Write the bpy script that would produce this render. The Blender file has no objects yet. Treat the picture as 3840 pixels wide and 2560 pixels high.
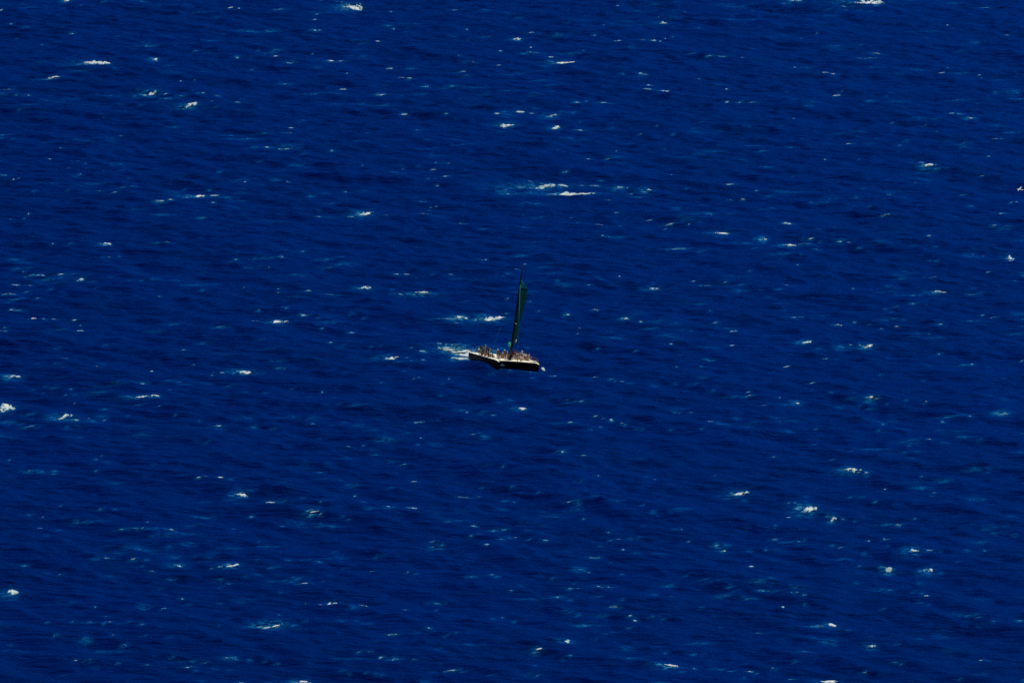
import bpy, bmesh, math
import numpy as np
from mathutils import Vector, Matrix

R = math.radians
sc = bpy.context.scene
col = sc.collection

# ------------------------------------------------------------------ camera
ELEV, HGT, FPX = R(12.0), 230.0, 24000.0          # a look-out 230 m above the sea, long lens
CAM = np.array([0.0, -HGT / math.tan(ELEV), HGT])
FW = np.array([0.0, math.cos(ELEV), -math.sin(ELEV)])
RT = np.array([1.0, 0.0, 0.0])
UP = np.cross(RT, FW)
cd = bpy.data.cameras.new('camera')
cam = bpy.data.objects.new('camera', cd)
col.objects.link(cam)
cam.location = CAM
cam.rotation_euler = (math.pi / 2 - ELEV, 0, 0)
cd.sensor_width = 36.0
cd.lens = 36.0 * FPX / 3840.0
cd.clip_start = 1.0
cd.clip_end = 120000.0
sc.camera = cam

# ------------------------------------------------------------------ sky, sun, exposure
SUN_EL, SUN_AZ = R(62.0), R(30.0)                 # azimuth measured from +Y (behind the boat) towards +X
world = bpy.data.worlds.new('World')
sc.world = world
world.use_nodes = True
wn = world.node_tree
bg = wn.nodes['Background']
sky = wn.nodes.new('ShaderNodeTexSky')
sky.sky_type = 'NISHITA'
sky.sun_disc = False
sky.sun_elevation = SUN_EL
sky.sun_rotation = SUN_AZ
sky.air_density = 1.0
sky.dust_density = 0.3
wn.links.new(sky.outputs[0], bg.inputs[0])
bg.inputs[1].default_value = 0.055
sd = bpy.data.lights.new('sun', 'SUN')
sd.energy = 3.7
sd.angle = R(0.5)
sd.color = (1.0, 0.955, 0.88)
sun = bpy.data.objects.new('sun', sd)
col.objects.link(sun)
sdir = Vector((math.sin(SUN_AZ) * math.cos(SUN_EL), math.cos(SUN_AZ) * math.cos(SUN_EL), math.sin(SUN_EL)))
sun.rotation_euler = sdir.to_track_quat('Z', 'Y').to_euler()
sun.location = (60, 60, 120)
sc.view_settings.view_transform = 'Standard'
sc.view_settings.look = 'None'
sc.view_settings.exposure = 0.0
sc.view_settings.gamma = 1.0
sc.view_settings.use_curve_mapping = False
sc.cycles.use_denoising = False                    # keep the fine ripple texture


# ------------------------------------------------------------------ helpers
def tag(o, label=None, cat=None, group=None, kind=None):
    if label: o['label'] = label
    if cat: o['category'] = cat
    if group: o['group'] = group
    if kind: o['kind'] = kind
    return o


def empty(name, parent=None):
    o = bpy.data.objects.new(name, None)
    col.objects.link(o)
    o.empty_display_size = 0.3
    o.parent = parent
    return o


def link_mesh(name, me, mat=None, parent=None):
    o = bpy.data.objects.new(name, me)
    col.objects.link(o)
    if mat is not None and not me.materials:
        me.materials.append(mat)
    o.parent = parent
    return o


def pydata(name, verts, faces, mat=None, parent=None, smooth=False):
    me = bpy.data.meshes.new(name)
    me.from_pydata([tuple(map(float, v)) for v in verts], [], faces)
    me.update()
    if smooth:
        me.polygons.foreach_set('use_smooth', [True] * len(me.polygons))
    return link_mesh(name, me, mat, parent)


def tube_data(pts, rad, n=8):
    """tapered tube through points with closed ends"""
    pts = [Vector(p) for p in pts]
    V, F = [], []
    for i, p in enumerate(pts):
        d = (pts[min(i + 1, len(pts) - 1)] - pts[max(i - 1, 0)]).normalized()
        q = d.to_track_quat('Z', 'Y')
        r = rad[i] if isinstance(rad, (list, tuple)) else rad
        rx, ry = r if isinstance(r, (list, tuple)) else (r, r)
        for k in range(n):
            t = 2 * math.pi * k / n
            V.append(p + q @ Vector((rx * math.cos(t), ry * math.sin(t), 0)))
    for i in range(len(pts) - 1):
        for k in range(n):
            F.append((i * n + k, i * n + (k + 1) % n, (i + 1) * n + (k + 1) % n, (i + 1) * n + k))
    F.append(tuple(range(n - 1, -1, -1)))
    F.append(tuple((len(pts) - 1) * n + k for k in range(n)))
    return V, F


def tube(name, pts, rad, mat, parent=None, n=8):
    V, F = tube_data(pts, rad, n)
    return pydata(name, V, F, mat, parent, True)


def bevel_box(name, lo, hi, mat, parent=None, bev=0.03):
    bm = bmesh.new()
    bmesh.ops.create_cube(bm, size=1.0)
    lo, hi = Vector(lo), Vector(hi)
    for v in bm.verts:
        v.co = Vector([(lo[i] + hi[i]) / 2 + v.co[i] * (hi[i] - lo[i]) for i in range(3)])
    bmesh.ops.bevel(bm, geom=bm.edges[:], offset=bev, segments=2, affect='EDGES', profile=0.5)
    me = bpy.data.meshes.new(name)
    bm.to_mesh(me)
    bm.free()
    return link_mesh(name, me, mat, parent)


def material(name, color, rough=0.6, noise=0.0, scale=4.0, spec=0.3, sheet=None):
    """procedural surface: base colour broken up by a little noise; sheet = share of light let through"""
    m = bpy.data.materials.new(name)
    m.use_nodes = True
    nt = m.node_tree
    b = nt.nodes['Principled BSDF']
    b.inputs['Roughness'].default_value = rough
    b.inputs['Specular IOR Level'].default_value = spec
    tc = nt.nodes.new('ShaderNodeTexCoord')
    nz = nt.nodes.new('ShaderNodeTexNoise')
    nz.inputs['Scale'].default_value = scale
    nz.inputs['Detail'].default_value = 4
    nt.links.new(tc.outputs['Object'], nz.inputs['Vector'])
    rp = nt.nodes.new('ShaderNodeValToRGB')
    c = np.array(color)
    lo, hi = c * (1 - noise), np.minimum(c * (1 + noise), 1)
    rp.color_ramp.elements[0].position = 0.3
    rp.color_ramp.elements[1].position = 0.7
    rp.color_ramp.elements[0].color = (*lo, 1)
    rp.color_ramp.elements[1].color = (*hi, 1)
    nt.links.new(nz.outputs[0], rp.inputs[0])
    nt.links.new(rp.outputs[0], b.inputs['Base Color'])
    if sheet:
        tr = nt.nodes.new('ShaderNodeBsdfTranslucent')
        mx = nt.nodes.new('ShaderNodeMixShader')
        mx.inputs[0].default_value = sheet
        nt.links.new(rp.outputs[0], tr.inputs[0])
        nt.links.new(b.outputs[0], mx.inputs[1])
        nt.links.new(tr.outputs[0], mx.inputs[2])
        nt.links.new(mx.outputs[0], nt.nodes['Material Output'].inputs[0])
    return m


# numpy noise ------------------------------------------------------
def _hash(ix, iy, seed):
    h = (ix.astype(np.int64) * 374761393 + iy.astype(np.int64) * 668265263 + int(seed) * 1442695041) & 0xFFFFFFFF
    h = ((h ^ (h >> 13)) * 1274126177) & 0xFFFFFFFF
    h = h ^ (h >> 16)
    return (h & 0xFFFFFF) / float(0xFFFFFF)


def vnoise(x, y, seed=0):
    ix, iy = np.floor(x), np.floor(y)
    fx, fy = x - ix, y - iy
    fx, fy = fx * fx * (3 - 2 * fx), fy * fy * (3 - 2 * fy)
    a, b = _hash(ix, iy, seed), _hash(ix + 1, iy, seed)
    c, d = _hash(ix, iy + 1, seed), _hash(ix + 1, iy + 1, seed)
    return (a * (1 - fx) + b * fx) * (1 - fy) + (c * (1 - fx) + d * fx) * fy


def fbm(x, y, seed=0, octv=4, gain=0.55):
    s, a, t = 0.0, 1.0, 0.0
    for k in range(octv):
        s = s + a * vnoise(x * 2 ** k + 17.3 * k, y * 2 ** k - 9.1 * k, seed + 31 * k)
        t += a
        a *= gain
    return s / t


rng = np.random.default_rng(7)

# ------------------------------------------------------------------ the boat's frame (needed by the water under it)
BA, BT, BH = R(68.78), R(4.3), R(8.2)             # heading to the camera's right, bow up, heel to port
BF = np.array([math.cos(BA) * math.cos(BT), -math.sin(BA) * math.cos(BT), math.sin(BT)])
_p0 = np.array([math.sin(BA), math.cos(BA), 0.0])
_u0 = np.cross(BF, _p0)
BP = _p0 * math.cos(BH) - _u0 * math.sin(BH)
BU = np.cross(BF, BP)
BO = np.array([-1.303, -19.1, 0.0])


# ------------------------------------------------------------------ the sea surface
def ocean_tile(L, N, wind, wdir, kmin, kmax, seed, spread=2.0):
    g = np.random.default_rng(seed)
    k1 = np.fft.fftfreq(N, L / N) * 2 * np.pi
    KX, KY = np.meshgrid(k1, k1, indexing='ij')
    K = np.hypot(KX, KY)
    K[0, 0] = 1e-6
    Lw = wind * wind / 9.81
    cs = (KX * math.cos(wdir) + KY * math.sin(wdir)) / K
    P = np.exp(-1.0 / (K * Lw) ** 2) / K ** 4 * (0.12 + np.abs(cs) ** spread) * np.where(cs < 0, 0.25, 1.0)
    P *= (K > kmin) * (K < kmax)
    P *= np.exp(-(K * 0.25) ** 2)
    h = np.fft.ifft2((g.normal(size=K.shape) + 1j * g.normal(size=K.shape)) * np.sqrt(P)).real
    return h / h.std()


T1, T2 = 281.0, 173.0
WDIR = R(-114)                                     # seas run towards the camera and a little to the left
tile1 = ocean_tile(T1, 512, 6.6, WDIR, 0.0, 1.3, 3, 6.0) * 0.25
tile2 = ocean_tile(T2, 512, 3.0, WDIR + 0.75, 0.35, 9.0, 5, 4.0) * 0.104


def bil(tile, L, x, y):
    N = tile.shape[0]
    u, v = (x / L % 1.0) * N, (y / L % 1.0) * N
    i, j = np.floor(u).astype(int) % N, np.floor(v).astype(int) % N
    fu, fv = u - np.floor(u), v - np.floor(v)
    i2, j2 = (i + 1) % N, (j + 1) % N
    return (tile[i, j] * (1 - fu) + tile[i2, j] * fu) * (1 - fv) + (tile[i, j2] * (1 - fu) + tile[i2, j2] * fu) * fv


def water(x, y):
    x, y = np.asarray(x, float), np.asarray(y, float)
    c, s = math.cos(0.6), math.sin(0.6)
    h = bil(tile1, T1, x, y)
    h = h + 0.25 * np.maximum(h, 0) ** 2           # sharper crests
    h2 = bil(tile2, T2, c * x - s * y, s * x + c * y)
    h = h + h2 + 0.9 * np.maximum(h2, 0) ** 2
    # the hull rides the flank of a wave: let the surface follow its waterline there
    dx, dy = x - BO[0], y - BO[1]
    plane = -(BU[0] * dx + BU[1] * dy) / BU[2]
    X, Y = dx * BF[0] + dy * BF[1], dx * BP[0] + dy * BP[1]
    w = np.exp(-((X / 9.5) ** 2 + (Y / 7.0) ** 2) ** 2)
    crest = .68 * np.exp(-((X - 2.0) / 3.8) ** 2 - ((Y + 5.1) / 1.4) ** 2)      # a sea lapping up the starboard side
    return h * (1 - 0.85 * w) + plane * w + crest


def ray(px, py):
    d = FW + RT * (px - 1920) / FPX - UP * (py - 1280) / FPX
    return d / np.linalg.norm(d)


def on_sea(px, py):
    d = ray(px, py)
    z = 0.0
    for _ in range(4):
        p = CAM + d * ((z - CAM[2]) / d[2])
        z = 0.5 * z + 0.5 * float(water(p[0], p[1]))
    return p


# foam catalogue: spots of broken water read off the photograph, turned into places on the sea.
# (x, y, width, height, strength, slope, arc)
BIG = [
    (369, 238, 106, 17, 1.0, 0.0, .6, 'long flat white breaker high on the left, the widest in that corner'),
    (196, 295, 62, 10, .85, 0.0, .8, 'thin arched whitecap just left below the wide upper left breaker'),
    (585, 224, 27, 15, .9, .2, 0, 'small round whitecap right of the wide upper left breaker'),
    (569, 354, 62, 17, .8, .05, 0, 'ragged grey white foam crest second row on the upper left'),
    (720, 391, 58, 20, .95, .38, 0, 'slanting white crest rising to the right on the upper left'),
    (253, 3, 28, 9, .9, .2, 0, 'whitecap cut by the top edge near the left corner'),
    (1322, 32, 74, 27, 1.0, -.15, .3, 'tall lumpy white breaker at the top, left of the middle'),
    (1193, 115, 30, 11, .85, .2, 0, 'small pointed whitecap below the tall lumpy top breaker'),
    (1240, 228, 34, 8, .9, 0, 0, 'short bright bar of foam under the pointed whitecap'),
    (1601, 327, 20, 6, 1.0, -.1, 0, 'tiny brilliant white fleck alone above the mast, to its left'),
    (1904, 470, 58, 14, .95, 0, 0, 'whitecap bar straight above the sailing boat, upper middle'),
    (2120, 236, 94, 9, 1.0, 0, 0, 'straight thin white bar right of the middle near the top'),
    (1942, 146, 34, 10, .85, .1, 0, 'small whitecap at the top middle above the straight bar'),
    (2486, 88, 32, 12, .9, .25, 0, 'pointed whitecap at the top, right of the middle'),
    (2087, 481, 32, 14, .95, .3, 0, 'bright leaning whitecap above the mast to its right'),
    (2074, 434, 46, 18, .75, .3, 0, 'forked streak of foam just above the bright leaning whitecap'),
    (2494, 342, 30, 10, .8, .2, 0, 'grey leaning whitecap right of the middle in the upper third'),
    (3252, 16, 128, 22, 1.0, .1, .7, 'largest bright breaker, arched, at the top right'),
    (2990, 4, 44, 11, .9, .2, 0, 'whitecap touching the top edge left of the largest top right breaker'),
    (3290, 201, 36, 8, .95, 0, 0, 'short white crest below the largest top right breaker'),
    (3487, 620, 42, 14, .8, .2, 0, 'curled white foam ring on the right in the upper half'),
    (740, 738, 84, 9, .9, .12, 0, 'long thin white streak on the left above the middle'),
    (402, 917, 36, 6, 1.0, 0, .8, 'small bright arched crest on the left above the middle'),
    (133, 1194, 42, 9, .9, .05, 0, 'white bar at the far left level with the mast'),
    (1371, 804, 62, 22, 1.0, .45, 0, 'bright leaning breaker up and left of the mast top'),
    (1371, 1080, 46, 15, .95, .2, 0, 'compact whitecap left of the mast, halfway to it'),
    (1592, 1097, 92, 9, .95, 0, .9, 'thin arched white crest to the left of the sail'),
    (1050, 1208, 58, 16, .95, .15, .4, 'humped whitecap left of the boat, a little higher'),
    (1734, 1192, 60, 16, .95, 0, 0, 'left of two white breakers just beside the mast'),
    (1852, 1198, 96, 20, .95, .2, 0, 'right and larger of two white breakers just beside the mast'),
    (2046, 700, 175, 18, .78, 0, 0, 'broad lacy foam patch above the mast top'),
    (2158, 727, 205, 10, .90, -.02, 0, 'long low white streak under the broad lacy foam patch'),
    (2328, 704, 46, 14, .75, -.1, 0, 'lacy whitecap right of the broad foam patch'),
    (2430, 712, 40, 11, .85, .05, 0, 'pointed foam crest ending the upper middle row of whitecaps'),
    (2702, 877, 62, 17, 1.0, .05, 0, 'bright lumpy whitecap right of the mast in the upper half'),
    (2456, 1084, 46, 7, 1.0, 0, 0, 'short straight bright bar right of the sail'),
    (2348, 1196, 34, 14, .9, .2, 0, 'whitecap right of the sail below the straight bright bar'),
    (2129, 1180, 16, 8, .9, 0, 0, 'small whitecap nearest to the right of the sail'),
    (2866, 898, 26, 13, .8, .2, 0, 'small curled whitecap right of the bright lumpy one'),
    (2962, 920, 48, 9, .95, 0, 0, 'flat white crest right of centre in a cluster of three'),
    (3790, 971, 30, 18, .8, 0, 0, 'broken whitecap near the right edge above the middle'),
    (3520, 1095, 50, 7, .85, -.1, .5, 'thin pale crest at the right, level with the sail'),
    (3026, 1284, 42, 10, .85, .2, 0, 'pale leaning whitecap right of the boat, a little higher'),
    (3258, 1298, 38, 15, .9, .3, 0, 'leaning whitecap far to the right, level with the deck'),
    (53, 1412, 54, 16, .8, 0, .9, 'arched broken whitecap at the left edge below the middle'),
    (915, 1398, 66, 16, .9, .1, 0, 'ragged whitecap left of the boat, a little lower'),
    (20, 1530, 76, 30, .95, -.1, .3, 'tall whitecap cut by the left edge'),
    (246, 1563, 58, 18, .95, .3, 0, 'peaked whitecap on the left below the middle'),
    (288, 1575, 40, 9, .6, 0, 0, 'thin foam fringe right of the peaked left whitecap'),
    (585, 1487, 42, 11, 1.0, 0, .4, 'bright end of a thin foam line on the left, lower half'),
    (527, 1489, 68, 7, .85, .12, 0, 'thin foam line leading left of the bright crest'),
    (908, 1857, 40, 17, 1.0, -.35, .3, 'bright leaning whitecap in the lower left quarter'),
    (1467, 1345, 66, 13, .9, .3, 0, 'slanting white streak left of the wake'),
    (1175, 1917, 36, 9, .9, 0, .4, 'small double crest below and left of the boat'),
    (1958, 1533, 32, 12, .9, 0, .6, 'whitecap straight below the boat'),
    (2112, 1695, 22, 9, .95, -.2, 0, 'small bright peak below the bow'),
    (2783, 1850, 70, 17, .95, .15, 0, 'lacy white breaker in the lower right quarter, left of the round one'),
    (3034, 1911, 62, 28, 1.0, 0, .2, 'round thick white foam patch in the lower right quarter'),
    (3126, 1947, 26, 17, .95, .5, 0, 'small triangular whitecap right of the round thick patch'),
    (3263, 1491, 30, 10, 1.0, 0, 0, 'bright little whitecap on the right below the middle'),
    (2990, 1511, 24, 10, .85, .2, 0, 'small ragged whitecap to the left of the bright little one'),
    (3197, 1762, 60, 17, .85, -.1, 0, 'mottled foam patch above the round thick patch, to its right'),
    (3766, 1551, 44, 9, .75, .15, 0, 'pale streak of foam near the right edge below the middle'),
    (673, 2120, 46, 12, .9, -.25, 0, 'whitecap at the end of a long thin foam line, lower left'),
    (874, 2122, 52, 17, 1.0, .2, 0, 'bright blunt whitecap in the lower left quarter'),
    (50, 2221, 52, 22, .95, -.05, .5, 'lumpy whitecap by the left edge near the bottom'),
    (1022, 2348, 86, 17, .9, .3, 0, 'long slanting whitecap low on the left of the middle'),
    (1242, 2262, 44, 12, .95, .15, 0, 'rounded whitecap low in the middle left, above the slanting one'),
    (1364, 2270, 34, 9, .85, 0, .5, 'arched whitecap right of the rounded low one'),
    (1132, 2556, 62, 12, 1.0, 0, .6, 'whitecap cut by the bottom edge, left of the middle'),
    (2513, 2497, 64, 13, 1.0, 0, .5, 'bright arched whitecap near the bottom, right of the middle'),
    (2130, 2406, 38, 14, .9, -.2, 0, 'two lobed whitecap near the bottom middle'),
    (2021, 2433, 30, 13, .85, .2, 0, 'whitecap left of the two lobed one at the bottom'),
    (2715, 2063, 24, 13, .9, .4, 0, 'slanting whitecap low right of the middle'),
    (3335, 2137, 44, 15, .74, .15, 0, 'ring shaped foam patch in the lower right quarter'),
    (3430, 2063, 44, 13, .85, 0, 0, 'broken white crest above the ring shaped patch'),
    (3482, 2140, 40, 15, .8, 0, .9, 'peaked foam line right of the ring shaped patch'),
    (3118, 2557, 60, 12, .85, 0, 0, 'foam cut by the bottom edge at the right'),
    (3272, 2422, 26, 11, .85, 0, 0, 'small whitecap near the bottom right'),
    (3122, 2344, 34, 15, .8, -.3, .5, 'hooked pale crest low on the right'),
]

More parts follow.
